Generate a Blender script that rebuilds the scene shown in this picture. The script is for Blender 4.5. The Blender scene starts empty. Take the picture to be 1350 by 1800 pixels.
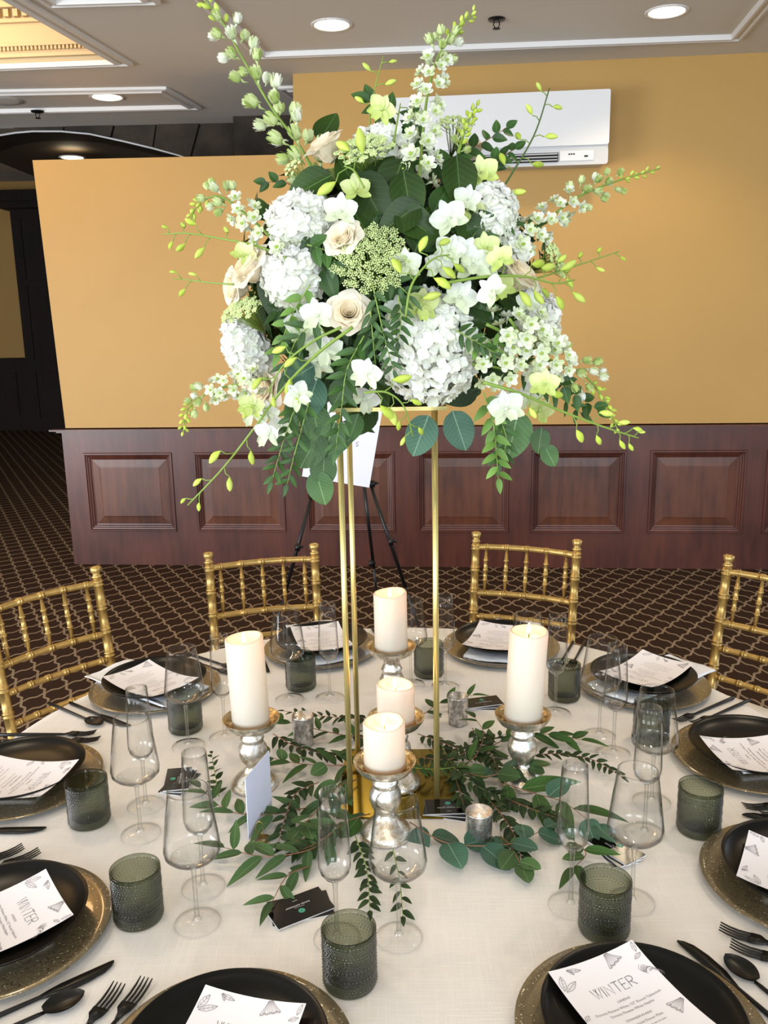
import bpy, math, random
from math import sin, cos, pi, radians, sqrt, atan2
from mathutils import Vector, Matrix, noise
random.seed(7)
V = Vector
SC = bpy.context.scene
COL = SC.collection
# ------------------------------------------------------------------ camera
CAM_F = 1540.82
CAM_C = V((0.0, -1.66479, 1.695647))
CAM_R = V((0.99980967, 0.00589738, -0.01859679))
CAM_U = V((0.01688656, 0.2157889, 0.97629401))
CAM_D = V((-0.00977055, 0.97642223, -0.21564824))
cam = bpy.data.cameras.new('camera')
cam.sensor_fit = 'VERTICAL'; cam.sensor_height = 36; cam.sensor_width = 27
cam.lens = CAM_F / 1800 * 36
cam.clip_start = 0.02; cam.clip_end = 100
camo = bpy.data.objects.new('camera', cam); COL.objects.link(camo)
m = Matrix((CAM_R, CAM_U, -CAM_D)).transposed().to_4x4(); m.translation = CAM_C
camo.matrix_world = m
SC.camera = camo
# ------------------------------------------------------------------ world, light, exposure
w = bpy.data.worlds.new('daylight'); SC.world = w; w.use_nodes = True
w.node_tree.nodes['Background'].inputs[0].default_value = (0.78, 0.87, 1.0, 1)
w.node_tree.nodes['Background'].inputs[1].default_value = 1.0
def area(name, loc, target, sx, sy, power, col):
    l = bpy.data.lights.new(name, 'AREA'); l.shape = 'RECTANGLE'; l.size = sx; l.size_y = sy
    l.energy = power; l.color = col
    o = bpy.data.objects.new(name, l); COL.objects.link(o); o.location = loc
    o.rotation_euler = (V(target) - V(loc)).to_track_quat('-Z', 'Y').to_euler()
    return o
area('window_daylight', (-2.6, -6.2, 1.5), (-0.3, 0, 1.5), 2.2, 2.2, 110, (0.86, 0.93, 1.0))
area('window_daylight', (1.6, -6.4, 1.5), (0.3, 0, 1.5), 2.2, 2.2, 110, (0.86, 0.93, 1.0))
area('window_daylight', (-5.9, -1.6, 1.1), (0.6, 4.0, 1.2), 3.0, 2.0, 190, (0.92, 0.95, 1.0))  # side light added to brighten far wall and ceiling; its window is unseen
def spot(name, loc, power, col=(1.0, 0.80, 0.55), ang=130, r=0.08):
    l = bpy.data.lights.new(name, 'SPOT'); l.energy = power; l.color = col
    l.spot_size = radians(ang); l.spot_blend = 0.6; l.shadow_soft_size = r
    o = bpy.data.objects.new(name, l); COL.objects.link(o); o.location = loc
    return o
def bulb(name, loc, power, col, r=0.01):
    l = bpy.data.lights.new(name, 'POINT'); l.energy = power; l.color = col; l.shadow_soft_size = r
    o = bpy.data.objects.new(name, l); COL.objects.link(o); o.location = loc
    return o
SC.view_settings.view_transform = 'Standard'
SC.view_settings.look = 'None'
SC.view_settings.gamma = 1.0
SC.view_settings.use_curve_mapping = False
SC.view_settings.exposure = 0.85
try:
    SC.cycles.use_denoising = True
    SC.cycles.transparent_max_bounces = 32
    SC.cycles.max_bounces = 10
    SC.cycles.sample_clamp_indirect = 6
    SC.cycles.caustics_reflective = False
    SC.cycles.caustics_refractive = False
except Exception:
    pass
CEIL = 3.2085
TZ = 0.76
for x, y in ((-0.277, 3.384), (1.452, 3.296), (-1.902, 4.78)):
    spot('downlight_beam', (x, y, CEIL - 0.02), 30)
for x, y in ((-1.3, 0.9), (1.3, 0.7), (0.0, -1.9), (-1.8, -1.9), (2.6, 1.6), (1.8, -2.4)):
    spot('downlight_beam', (x, y, CEIL - 0.02), 26)
# ------------------------------------------------------------------ geometry helpers
def ray(x, y): return CAM_D + CAM_R * ((x - 675) / CAM_F) - CAM_U * ((y - 900) / CAM_F)
def at(x, y, Y):                       # point seen at photo position x, y that lies at world depth Y
    v = ray(x, y); return CAM_C + v * ((Y - CAM_C.y) / v.y)
def atz(x, y, z):                      # the same on the horizontal plane z
    v = ray(x, y); return CAM_C + v * ((z - CAM_C.z) / v.z)
class MB:
    def __init__(s): s.v = []; s.f = []
    def add(s, vs, fs):
        n = len(s.v); s.v += [tuple(a) for a in vs]; s.f += [tuple(i + n for i in f) for f in fs]; return s
    def merge(s, o, M=None):
        vs = [M @ V(a) for a in o.v] if M else o.v
        return s.add(vs, o.f)
    def box(s, c, d, M=None):
        x, y, z = [k / 2 for k in d]
        vs = [V((c[0] + i * x, c[1] + j * y, c[2] + k * z)) for i in (-1, 1) for j in (-1, 1) for k in (-1, 1)]
        if M: vs = [M @ a for a in vs]
        return s.add(vs, [(0, 1, 3, 2), (4, 6, 7, 5), (0, 4, 5, 1), (2, 3, 7, 6), (0, 2, 6, 4), (1, 5, 7, 3)])
    def lathe(s, prof, seg=32, M=None, cap=False):
        vs = []; fs = []
        for r, z in prof:
            for i in range(seg):
                a = 2 * pi * i / seg; vs.append(V((r * cos(a), r * sin(a), z)))
        for k in range(len(prof) - 1):
            for i in range(seg):
                j = (i + 1) % seg
                fs.append((k * seg + i, k * seg + j, (k + 1) * seg + j, (k + 1) * seg + i))
        if cap:
            fs.append(tuple(range(seg - 1, -1, -1))); n = (len(prof) - 1) * seg; fs.append(tuple(range(n, n + seg)))
        if M: vs = [M @ a for a in vs]
        return s.add(vs, fs)
    def tube(s, pts, rad, seg=8, cap=True):
        pts = [V(p) for p in pts]; n = len(pts)
        if not isinstance(rad, (list, tuple)): rad = [rad] * n
        vs = []; fs = []; up = None
        for i, p in enumerate(pts):
            t = (pts[min(i + 1, n - 1)] - pts[max(i - 1, 0)])
            if t.length < 1e-9: t = V((0, 0, 1))
            t.normalize()
            if up is None: up = t.orthogonal().normalized()
            else:
                up = up - t * up.dot(t)
                up = up.normalized() if up.length > 1e-6 else t.orthogonal().normalized()
            b = t.cross(up)
            for k in range(seg):
                a = 2 * pi * k / seg; vs.append(p + (up * cos(a) + b * sin(a)) * rad[i])
        for i in range(n - 1):
            for k in range(seg):
                j = (k + 1) % seg; fs.append((i * seg + k, i * seg + j, (i + 1) * seg + j, (i + 1) * seg + k))
        if cap: fs.append(tuple(range(seg - 1, -1, -1))); fs.append(tuple(range((n - 1) * seg, n * seg)))
        return s.add(vs, fs)
    def grid(s, fn, nu, nv):
        vs = [fn(i / nu, j / nv) for i in range(nu + 1) for j in range(nv + 1)]
        fs = [(i * (nv + 1) + j, (i + 1) * (nv + 1) + j, (i + 1) * (nv + 1) + j + 1, i * (nv + 1) + j + 1) for i in range(nu) for j in range(nv)]
        return s.add(vs, fs)
    def prism(s, poly, d, M=None):       # polygon in xy pushed by vector d
        n = len(poly); d = V(d); vs = [V(p) for p in poly] + [V(p) + d for p in poly]
        if M: vs = [M @ a for a in vs]
        return s.add(vs, [tuple(range(n - 1, -1, -1)), tuple(range(n, 2 * n))] + [(i, (i + 1) % n, n + (i + 1) % n, n + i) for i in range(n)])
    def ribbon(s, pts, wd, z=0.0):       # flat printed line on a sheet
        pts = [V((p[0], p[1], z)) for p in pts]; n = len(pts); vs = []
        for i, p in enumerate(pts):
            t = pts[min(i + 1, n - 1)] - pts[max(i - 1, 0)]
            t = t.normalized() if t.length > 1e-9 else V((1, 0, 0))
            q = V((-t.y, t.x, 0)) * (wd / 2); vs += [p + q, p - q]
        return s.add(vs, [(2 * i, 2 * i + 1, 2 * i + 3, 2 * i + 2) for i in range(n - 1)])
    def mesh(s, name, mat, smooth=True):
        me = bpy.data.meshes.new(name); me.from_pydata(s.v, [], s.f)
        if smooth: me.polygons.foreach_set('use_smooth', [True] * len(me.polygons))
        if mat: me.materials.append(mat)
        me.update(); return me
WM = {}
def put(name, me, parent=None, M=None, kind=None, label=None):
    o = bpy.data.objects.new(name, me); COL.objects.link(o)
    M = M if M is not None else Matrix.Identity(4)       # M is always a world matrix
    WM[o.name] = M
    if parent is not None:
        o.parent = parent; o.matrix_basis = WM[parent.name].inverted() @ M
    else: o.matrix_basis = M
    if kind: o['kind'] = kind
    if label: o['label'] = label
    return o
def T(x, y, z): return Matrix.Translation((x, y, z))
def RZ(a): return Matrix.Rotation(a, 4, 'Z')
def thing(name, label, cat, M=None, group=None, me=None):
    o = put(name, me, None, M); o['label'] = label; o['category'] = cat
    if group: o['group'] = group
    return o
def struct(name, me, M=None, parent=None):
    o = put(name, me, parent, M)
    if parent is None: o['kind'] = 'structure'
    return o
def frame(loc, zd, yd=None, s=1.0, spin=0.0):    # matrix with local z along zd, local y near yd
    z = V(zd).normalized()
    y = V(yd) if yd is not None else V((0, 0, 1))
    y = y - z * y.dot(z)
    if y.length < 1e-4: y = z.orthogonal()
    y.normalize(); x = y.cross(z)
    M = Matrix((x, y, z)).transposed().to_4x4()
    M = M @ RZ(spin) @ Matrix.Scale(s, 4)
    M.translation = V(loc); return M
def spline(pts, n):
    pts = [V(p) for p in pts]
    if len(pts) == 2: return [pts[0].lerp(pts[1], i / n) for i in range(n + 1)]
    P = [pts[0] * 2 - pts[1]] + pts + [pts[-1] * 2 - pts[-2]]
    out = []; segs = len(pts) - 1
    for i in range(n + 1):
        t = i / n * segs; k = min(int(t), segs - 1); u = t - k
        a, b, c, d = P[k], P[k + 1], P[k + 2], P[k + 3]
        out.append(0.5 * ((2 * b) + (c - a) * u + (2 * a - 5 * b + 4 * c - d) * u * u + (3 * b - a - 3 * c + d) * u ** 3))
    return out
# ------------------------------------------------------------------ materials
def nm(name):
    mt = bpy.data.materials.new(name); mt.use_nodes = True
    return mt, mt.node_tree.nodes, mt.node_tree.links, mt.node_tree.nodes['Principled BSDF']
def pm(name, col, rough=0.5, metal=0.0, bump=0.0, bscale=50, var=0.0, vscale=8, spec=0.5, coat=0.0, coords='Object', stretch=(1, 1, 1), emit=None, es=0):
    mt, n, l, b = nm(name)
    b.inputs['Base Color'].default_value = (*col, 1); b.inputs['Roughness'].default_value = rough
    b.inputs['Metallic'].default_value = metal; b.inputs['Specular IOR Level'].default_value = spec
    b.inputs['Coat Weight'].default_value = coat
    if emit: b.inputs['Emission Color'].default_value = (*emit, 1); b.inputs['Emission Strength'].default_value = es
    if bump or var:
        tc = n.new('ShaderNodeTexCoord'); mp = n.new('ShaderNodeMapping'); l.new(tc.outputs[coords], mp.inputs[0]); mp.inputs['Scale'].default_value = stretch
    if var:
        nz = n.new('ShaderNodeTexNoise'); nz.inputs['Scale'].default_value = vscale; nz.inputs['Detail'].default_value = 5; l.new(mp.outputs[0], nz.inputs['Vector'])
        rp = n.new('ShaderNodeValToRGB'); l.new(nz.outputs['Fac'], rp.inputs[0])
        rp.color_ramp.elements[0].position = 0.3; rp.color_ramp.elements[1].position = 0.7
        rp.color_ramp.elements[0].color = (*[max(0, c * (1 - var)) for c in col], 1); rp.color_ramp.elements[1].color = (*[min(1, c * (1 + var)) for c in col], 1)
        l.new(rp.outputs[0], b.inputs['Base Color'])
    if bump:
        nb = n.new('ShaderNodeTexNoise'); nb.inputs['Scale'].default_value = bscale; nb.inputs['Detail'].default_value = 4; l.new(mp.outputs[0], nb.inputs['Vector'])
        bp = n.new('ShaderNodeBump'); bp.inputs['Strength'].default_value = bump; bp.inputs['Distance'].default_value = 0.01
        l.new(nb.outputs['Fac'], bp.inputs['Height']); l.new(bp.outputs[0], b.inputs['Normal'])
    return mt
def petal_mat(name, c0, c1, trans=0.3, rough=0.6, per_object=0.06, spec=0.25, vein=None):
    # c0 near the local origin (flower heart) to c1 outside; soft translucency
    mt, n, l, b = nm(name)
    out = n['Material Output']
    tc = n.new('ShaderNodeTexCoord'); nz = n.new('ShaderNodeTexNoise'); nz.inputs['Scale'].default_value = 60
    l.new(tc.outputs['Object'], nz.inputs['Vector'])
    sp = n.new('ShaderNodeSeparateXYZ'); l.new(tc.outputs['Generated'], sp.inputs[0])
    mx = n.new('ShaderNodeMix'); mx.data_type = 'RGBA'; mx.inputs[6].default_value = (*c0, 1); mx.inputs[7].default_value = (*c1, 1)
    ad = n.new('ShaderNodeMath'); ad.operation = 'MULTIPLY_ADD'; ad.inputs[1].default_value = 0.35; ad.use_clamp = True
    l.new(nz.outputs['Fac'], ad.inputs[0]); l.new(sp.outputs['Y'], ad.inputs[2]); l.new(ad.outputs[0], mx.inputs[0])
    oi = n.new('ShaderNodeObjectInfo'); hs = n.new('ShaderNodeHueSaturation')
    mr = n.new('ShaderNodeMapRange'); mr.inputs['To Min'].default_value = 1 - per_object; mr.inputs['To Max'].default_value = 1 + per_object
    l.new(oi.outputs['Random'], mr.inputs[0]); l.new(mr.outputs[0], hs.inputs['Value']); l.new(mx.outputs[2], hs.inputs['Color'])
    if vein:
        a1 = n.new('ShaderNodeMath'); a1.operation = 'SUBTRACT'; a1.inputs[1].default_value = 0.5; l.new(sp.outputs['X'], a1.inputs[0])
        a2 = n.new('ShaderNodeMath'); a2.operation = 'ABSOLUTE'; l.new(a1.outputs[0], a2.inputs[0])
        a3 = n.new('ShaderNodeMath'); a3.operation = 'LESS_THAN'; a3.inputs[1].default_value = 0.016; l.new(a2.outputs[0], a3.inputs[0])
        a4 = n.new('ShaderNodeMath'); a4.operation = 'MULTIPLY_ADD'; a4.inputs[1].default_value = -0.55; l.new(a2.outputs[0], a4.inputs[0]); l.new(sp.outputs['Y'], a4.inputs[2])
        a5 = n.new('ShaderNodeMath'); a5.operation = 'PINGPONG'; a5.inputs[1].default_value = 0.055; l.new(a4.outputs[0], a5.inputs[0])
        a6 = n.new('ShaderNodeMath'); a6.operation = 'LESS_THAN'; a6.inputs[1].default_value = 0.005; l.new(a5.outputs[0], a6.inputs[0])
        a7 = n.new('ShaderNodeMath'); a7.operation = 'MULTIPLY_ADD'; a7.inputs[1].default_value = 0.35; a7.use_clamp = True; l.new(a6.outputs[0], a7.inputs[0]); l.new(a3.outputs[0], a7.inputs[2])
        vx = n.new('ShaderNodeMix'); vx.data_type = 'RGBA'; l.new(a7.outputs[0], vx.inputs[0]); l.new(mx.outputs[2], vx.inputs[6]); vx.inputs[7].default_value = (*vein, 1); l.new(vx.outputs[2], hs.inputs['Color'])
    l.new(hs.outputs[0], b.inputs['Base Color']); b.inputs['Roughness'].default_value = rough
    b.inputs['Specular IOR Level'].default_value = spec
    tr = n.new('ShaderNodeBsdfTranslucent'); l.new(hs.outputs[0], tr.inputs[0])
    ms = n.new('ShaderNodeMixShader'); ms.inputs[0].default_value = trans
    l.new(b.outputs[0], ms.inputs[1]); l.new(tr.outputs[0], ms.inputs[2]); l.new(ms.outputs[0], out.inputs['Surface'])
    return mt
def thin_glass(name, col, edge, gl=0.9, base=0.05, rough=0.01, power=3.0):
    mt, n, l, b = nm(name); out = n['Material Output']; n.remove(b)
    lw = n.new('ShaderNodeLayerWeight'); lw.inputs[0].default_value = 0.5
    p = n.new('ShaderNodeMath'); p.operation = 'POWER'; p.inputs[1].default_value = power; l.new(lw.outputs['Facing'], p.inputs[0])
    mx = n.new('ShaderNodeMix'); mx.data_type = 'RGBA'; mx.inputs[6].default_value = (*col, 1); mx.inputs[7].default_value = (*edge, 1); l.new(p.outputs[0], mx.inputs[0])
    tr = n.new('ShaderNodeBsdfTransparent'); l.new(mx.outputs[2], tr.inputs[0])
    g = n.new('ShaderNodeBsdfGlossy'); g.inputs['Roughness'].default_value = rough
    ma = n.new('ShaderNodeMath'); ma.operation = 'MULTIPLY_ADD'; ma.inputs[1].default_value = gl; ma.inputs[2].default_value = base; ma.use_clamp = True
    l.new(p.outputs[0], ma.inputs[0])
    ms = n.new('ShaderNodeMixShader'); l.new(ma.outputs[0], ms.inputs[0]); l.new(tr.outputs[0], ms.inputs[1]); l.new(g.outputs[0], ms.inputs[2])
    l.new(ms.outputs[0], out.inputs['Surface']); return mt
def emis(name, col, s):
    mt, n, l, b = nm(name); out = n['Material Output']; n.remove(b)
    e = n.new('ShaderNodeEmission'); e.inputs[0].default_value = (*col, 1); e.inputs[1].default_value = s
    l.new(e.outputs[0], out.inputs['Surface']); return mt
def wood_mat(name, c0, c1, rough=0.35, scale=(14, 14, 1.6)):
    mt, n, l, b = nm(name)
    tc = n.new('ShaderNodeTexCoord'); mp = n.new('ShaderNodeMapping'); mp.inputs['Scale'].default_value = scale; l.new(tc.outputs['Object'], mp.inputs[0])
    nz = n.new('ShaderNodeTexNoise'); nz.inputs['Scale'].default_value = 1.6; nz.inputs['Detail'].default_value = 7; nz.inputs['Roughness'].default_value = 0.6; l.new(mp.outputs[0], nz.inputs['Vector'])
    n2 = n.new('ShaderNodeTexNoise'); n2.inputs['Scale'].default_value = 2.2; n2.inputs['Detail'].default_value = 3; l.new(tc.outputs['Object'], n2.inputs['Vector'])
    av = n.new('ShaderNodeMath'); av.operation = 'MULTIPLY_ADD'; av.inputs[1].default_value = 0.6; l.new(n2.outputs['Fac'], av.inputs[0])
    h = n.new('ShaderNodeMath'); h.operation = 'MULTIPLY'; h.inputs[1].default_value = 0.6; l.new(nz.outputs['Fac'], h.inputs[0]); l.new(h.outputs[0], av.inputs[2])
    rp = n.new('ShaderNodeValToRGB'); rp.color_ramp.elements[0].position = 0.42; rp.color_ramp.elements[1].position = 0.78
    rp.color_ramp.elements[0].color = (*c0, 1); rp.color_ramp.elements[1].color = (*c1, 1)
    l.new(av.outputs[0], rp.inputs[0]); l.new(rp.outputs[0], b.inputs['Base Color'])
    b.inputs['Roughness'].default_value = rough
    return mt
M_WALL = pm('ochre_wall_paint', (0.475, 0.278, 0.072), 0.55, bump=0.06, bscale=260, var=0.03, vscale=1.5)
M_CEIL = pm('taupe_ceiling_paint', (0.66, 0.64, 0.585), 0.8, var=0.03, vscale=1.2)
M_TRIMW = pm('white_moulding_paint', (0.72, 0.71, 0.68), 0.45)
M_CREAM = pm('cream_cove_paint', (0.62, 0.50, 0.30), 0.7)
M_WOOD = wood_mat('mahogany_frame', (0.042, 0.0105, 0.007), (0.115, 0.032, 0.018))
M_PANEL = wood_mat('mahogany_panel', (0.045, 0.013, 0.007), (0.15, 0.048, 0.02), 0.4)
M_DWOOD = wood_mat('dark_wood', (0.006, 0.003, 0.002), (0.018, 0.008, 0.005), 0.85)
M_STONE = pm('dark_stone', (0.030, 0.022, 0.013), 0.85, bump=0.3, bscale=30, var=0.7, vscale=5)
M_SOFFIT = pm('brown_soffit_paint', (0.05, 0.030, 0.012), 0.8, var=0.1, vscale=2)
M_CLOTH = None
def cloth_mat():
    mt, n, l, b = nm('ivory_slub_linen')
    tc = n.new('ShaderNodeTexCoord'); hs = []
    for sc_, rot in (((14, 520, 14), 0.5), ((520, 14, 14), 0.5)):
        mp = n.new('ShaderNodeMapping'); mp.inputs['Rotation'].default_value = (0, 0, rot); mp.inputs['Scale'].default_value = sc_
        l.new(tc.outputs['Object'], mp.inputs[0])
        nz = n.new('ShaderNodeTexNoise'); nz.inputs['Scale'].default_value = 1.0; nz.inputs['Detail'].default_value = 4; l.new(mp.outputs[0], nz.inputs['Vector']); hs.append(nz)
    ad = n.new('ShaderNodeMath'); ad.operation = 'MAXIMUM'; l.new(hs[0].outputs['Fac'], ad.inputs[0]); l.new(hs[1].outputs['Fac'], ad.inputs[1])
    nl = n.new('ShaderNodeTexNoise'); nl.inputs['Scale'].default_value = 2.5; nl.inputs['Detail'].default_value = 2; l.new(tc.outputs['Object'], nl.inputs['Vector'])
    a2 = n.new('ShaderNodeMath'); a2.operation = 'MULTIPLY_ADD'; a2.inputs[1].default_value = 3.0; l.new(nl.outputs['Fac'], a2.inputs[0]); l.new(ad.outputs[0], a2.inputs[2])
    bp = n.new('ShaderNodeBump'); bp.inputs['Strength'].default_value = 0.35; bp.inputs['Distance'].default_value = 0.0012; l.new(a2.outputs[0], bp.inputs['Height']); l.new(bp.outputs[0], b.inputs['Normal'])
    rp = n.new('ShaderNodeValToRGB'); rp.color_ramp.elements[0].position = 0.45; rp.color_ramp.elements[1].position = 0.72
    rp.color_ramp.elements[0].color = (0.80, 0.765, 0.725, 1); rp.color_ramp.elements[1].color = (0.86, 0.83, 0.79, 1)
    l.new(ad.outputs[0], rp.inputs[0]); l.new(rp.outputs[0], b.inputs['Base Color']); b.inputs['Roughness'].default_value = 0.75
    b.inputs['Sheen Weight'].default_value = 0.1
    return mt
M_CLOTH = cloth_mat()
def carpet_mat():
    mt, n, l, b = nm('brown_trellis_carpet')
    tc = n.new('ShaderNodeTexCoord'); sp = n.new('ShaderNodeSeparateXYZ')
    mp = n.new('ShaderNodeMapping'); mp.inputs['Rotation'].default_value = (0, 0, radians(4.9)); mp.inputs['Scale'].default_value = (1 / 0.131, 1 / 0.205, 1)
    l.new(tc.outputs['Object'], mp.inputs[0]); l.new(mp.outputs[0], sp.inputs[0])
    def mth(op, a, b_=None, c=None):
        q = n.new('ShaderNodeMath'); q.operation = op
        for i, s in enumerate((a, b_, c)):
            if s is None: continue
            if isinstance(s, (int, float)): q.inputs[i].default_value = s
            else: l.new(s, q.inputs[i])
        return q.outputs[0]
    a = mth('ADD', sp.outputs['X'], sp.outputs['Y']); c = mth('SUBTRACT', sp.outputs['X'], sp.outputs['Y'])
    def line(p, q):
        s = mth('SINE', mth('MULTIPLY', q, 2 * pi)); s = mth('MULTIPLY_ADD', mth('SINE', mth('MULTIPLY', q, 4 * pi)), -0.45, s); u = mth('MULTIPLY_ADD', s, 0.052, p)
        return mth('ABSOLUTE', mth('SUBTRACT', mth('FRACT', mth('ADD', u, 0.5)), 0.5))
    d = mth('MINIMUM', line(a, c), line(c, a))
    nz = n.new('ShaderNodeTexNoise'); nz.inputs['Scale'].default_value = 220; nz.inputs['Detail'].default_value = 2; l.new(tc.outputs['Object'], nz.inputs['Vector'])
    d2 = mth('MULTIPLY_ADD', nz.outputs['Fac'], 0.05, d)
    rp = n.new('ShaderNodeValToRGB'); rp.color_ramp.elements[0].position = 0.076; rp.color_ramp.elements[1].position = 0.094
    rp.color_ramp.elements[0].color = (0.37, 0.275, 0.185, 1); rp.color_ramp.elements[1].color = (0.050, 0.027, 0.017, 1)
    l.new(d2, rp.inputs[0])
    mx = n.new('ShaderNodeMix'); mx.data_type = 'RGBA'; mx.blend_type = 'MULTIPLY'; mx.inputs[0].default_value = 0.5
    n3 = n.new('ShaderNodeTexNoise'); n3.inputs['Scale'].default_value = 500; l.new(tc.outputs['Object'], n3.inputs['Vector'])
    l.new(rp.outputs[0], mx.inputs[6]); l.new(n3.outputs['Fac'], mx.inputs[7]); l.new(mx.outputs[2], b.inputs['Base Color'])
    b.inputs['Roughness'].default_value = 0.95; b.inputs['Specular IOR Level'].default_value = 0.1
    bp = n.new('ShaderNodeBump'); bp.inputs['Strength'].default_value = 0.5; bp.inputs['Distance'].default_value = 0.004; l.new(n3.outputs['Fac'], bp.inputs['Height']); l.new(bp.outputs[0], b.inputs['Normal'])
    return mt
M_CARPET = carpet_mat()
M_GOLDP = pm('chair_gold_lacquer', (0.50, 0.335, 0.11), 0.36, 0.75, var=0.12, vscale=30)
M_GROOVE = pm('chair_groove_shadow', (0.20, 0.11, 0.03), 0.5, 0.5)
M_CUSH = pm('ivory_cushion', (0.7, 0.66, 0.58), 0.8)
M_STAND = pm('pale_gold_metal', (0.60, 0.50, 0.19), 0.33, 0.75)
M_BASEG = pm('mirror_gold_plate', (0.22, 0.155, 0.012), 0.2, 1.0, var=0.2, vscale=6)
M_WAX = None
M_BLACK = pm('matte_black_steel', (0.012, 0.011, 0.010), 0.32, 0.3, spec=0.4)
M_PLATE = pm('black_coupe_glaze', (0.005, 0.0045, 0.004), 0.30, 0.0, spec=0.22)
M_NAPKIN = pm('white_napkin', (0.80, 0.82, 0.86), 0.8, bump=0.15, bscale=300)
M_PAPER = pm('menu_card_stock', (0.84, 0.81, 0.83), 0.6)
M_INK = pm('menu_ink', (0.05, 0.045, 0.05), 0.6)
M_INKG = pm('menu_small_ink', (0.24, 0.22, 0.24), 0.6)
M_CARD = pm('black_gloss_card', (0.006, 0.005, 0.004), 0.14, spec=0.5)
M_CARDEDGE = pm('white_card_core', (0.7, 0.7, 0.72), 0.6)
M_TEAL = pm('teal_print', (0.10, 0.55, 0.38), 0.5)
M_WHITEP = pm('white_print', (0.8, 0.8, 0.8), 0.5)
M_GLASS = thin_glass('clear_crystal', (0.994, 0.995, 0.994), (0.22, 0.24, 0.24), 1.0, 0.022, power=4.6)
M_STEM = thin_glass('clear_crystal_stem', (0.97, 0.975, 0.97), (0.30, 0.31, 0.31), 0.9, 0.06, power=2.4)
M_SMOKE = thin_glass('smoky_green_glass', (0.63, 0.655, 0.575), (0.15, 0.17, 0.13), 0.25, 0.02, 0.06, 2.6)
M_BEAD = thin_glass('smoky_green_beads', (0.90, 0.92, 0.88), (0.02, 0.025, 0.015), 0.4, 0.04, 0.05, 1.1)
def charger_mat():
    mt, n, l, b = nm('bronze_glitter_glass')
    tc = n.new('ShaderNodeTexCoord'); nz = n.new('ShaderNodeTexVoronoi'); nz.inputs['Scale'].default_value = 650; l.new(tc.outputs['Object'], nz.inputs['Vector'])
    rp = n.new('ShaderNodeValToRGB'); e = rp.color_ramp.elements; e[0].position = 0.0; e[0].color = (0.17, 0.13, 0.070, 1); e[1].position = 1.0; e[1].color = (0.24, 0.19, 0.105, 1)
    sx = n.new('ShaderNodeSeparateColor'); l.new(nz.outputs['Color'], sx.inputs[0]); l.new(sx.outputs[0], rp.inputs[0])
    mk0 = n.new('ShaderNodeMath'); mk0.operation = 'GREATER_THAN'; mk0.inputs[1].default_value = 0.985; l.new(sx.outputs[2], mk0.inputs[0])
    mxc = n.new('ShaderNodeMix'); mxc.data_type = 'RGBA'; l.new(mk0.outputs[0], mxc.inputs[0]); l.new(rp.outputs[0], mxc.inputs[6]); mxc.inputs[7].default_value = (1.0, 0.88, 0.62, 1); l.new(mxc.outputs[2], b.inputs['Base Color'])
    mk = n.new('ShaderNodeMath'); mk.operation = 'GREATER_THAN'; mk.inputs[1].default_value = 0.8; l.new(sx.outputs[1], mk.inputs[0])
    mr = n.new('ShaderNodeMapRange'); mr.inputs['To Min'].default_value = 0.35; mr.inputs['To Max'].default_value = 0.9; l.new(mk.outputs[0], mr.inputs[0]); l.new(mr.outputs[0], b.inputs['Metallic'])
    bp = n.new('ShaderNodeBump'); bp.inputs['Strength'].default_value = 0.7; bp.inputs['Distance'].default_value = 0.002; l.new(sx.outputs[2], bp.inputs['Height']); l.new(bp.outputs[0], b.inputs['Normal'])
    b.inputs['Roughness'].default_value = 0.3; b.inputs['Coat Weight'].default_value = 0.7; b.inputs['Coat Roughness'].default_value = 0.05
    return mt
M_CHARGER = charger_mat()
def mercury(name, a, c):
    mt, n, l, b = nm(name)
    tc = n.new('ShaderNodeTexCoord'); nz = n.new('ShaderNodeTexNoise'); nz.inputs['Scale'].default_value = 70; nz.inputs['Detail'].default_value = 6; nz.inputs['Roughness'].default_value = 0.7
    l.new(tc.outputs['Object'], nz.inputs['Vector'])
    rp = n.new('ShaderNodeValToRGB'); e = rp.color_ramp.elements; e[0].position = 0.38; e[0].color = (*c, 1); e[1].position = 0.56; e[1].color = (*a, 1)
    l.new(nz.outputs['Fac'], rp.inputs[0]); l.new(rp.outputs[0], b.inputs['Base Color'])
    r2 = n.new('ShaderNodeMapRange'); r2.inputs['From Min'].default_value = 0.35; r2.inputs['From Max'].default_value = 0.6; r2.inputs['To Min'].default_value = 0.42; r2.inputs['To Max'].default_value = 0.13
    l.new(nz.outputs['Fac'], r2.inputs[0]); l.new(r2.outputs[0], b.inputs['Roughness'])
    bp = n.new('ShaderNodeBump'); bp.inputs['Strength'].default_value = 0.5; bp.inputs['Distance'].default_value = 0.002; l.new(nz.outputs['Fac'], bp.inputs['Height']); l.new(bp.outputs[0], b.inputs['Normal'])
    b.inputs['Metallic'].default_value = 0.92; return mt
M_MERC = mercury('mercury_glass', (0.86, 0.83, 0.76), (0.40, 0.31, 0.18))
M_MERCG = mercury('mercury_glass_gold_lining', (0.62, 0.50, 0.30), (0.30, 0.21, 0.09))
M_VOT = mercury('votive_mercury_glass', (0.66, 0.66, 0.66), (0.22, 0.19, 0.16))
def wax_mat():
    mt, n, l, b = nm('ivory_wax'); out = n['Material Output']
    b.inputs['Base Color'].default_value = (0.74, 0.76, 0.67, 1); b.inputs['Roughness'].default_value = 0.45
    tr = n.new('ShaderNodeBsdfTranslucent'); tr.inputs[0].default_value = (1.0, 0.72, 0.42, 1)
    ms = n.new('ShaderNodeMixShader'); ms.inputs[0].default_value = 0.34
    l.new(b.outputs[0], ms.inputs[1]); l.new(tr.outputs[0], ms.inputs[2]); l.new(ms.outputs[0], out.inputs['Surface']); return mt
M_WAX = wax_mat()
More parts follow.
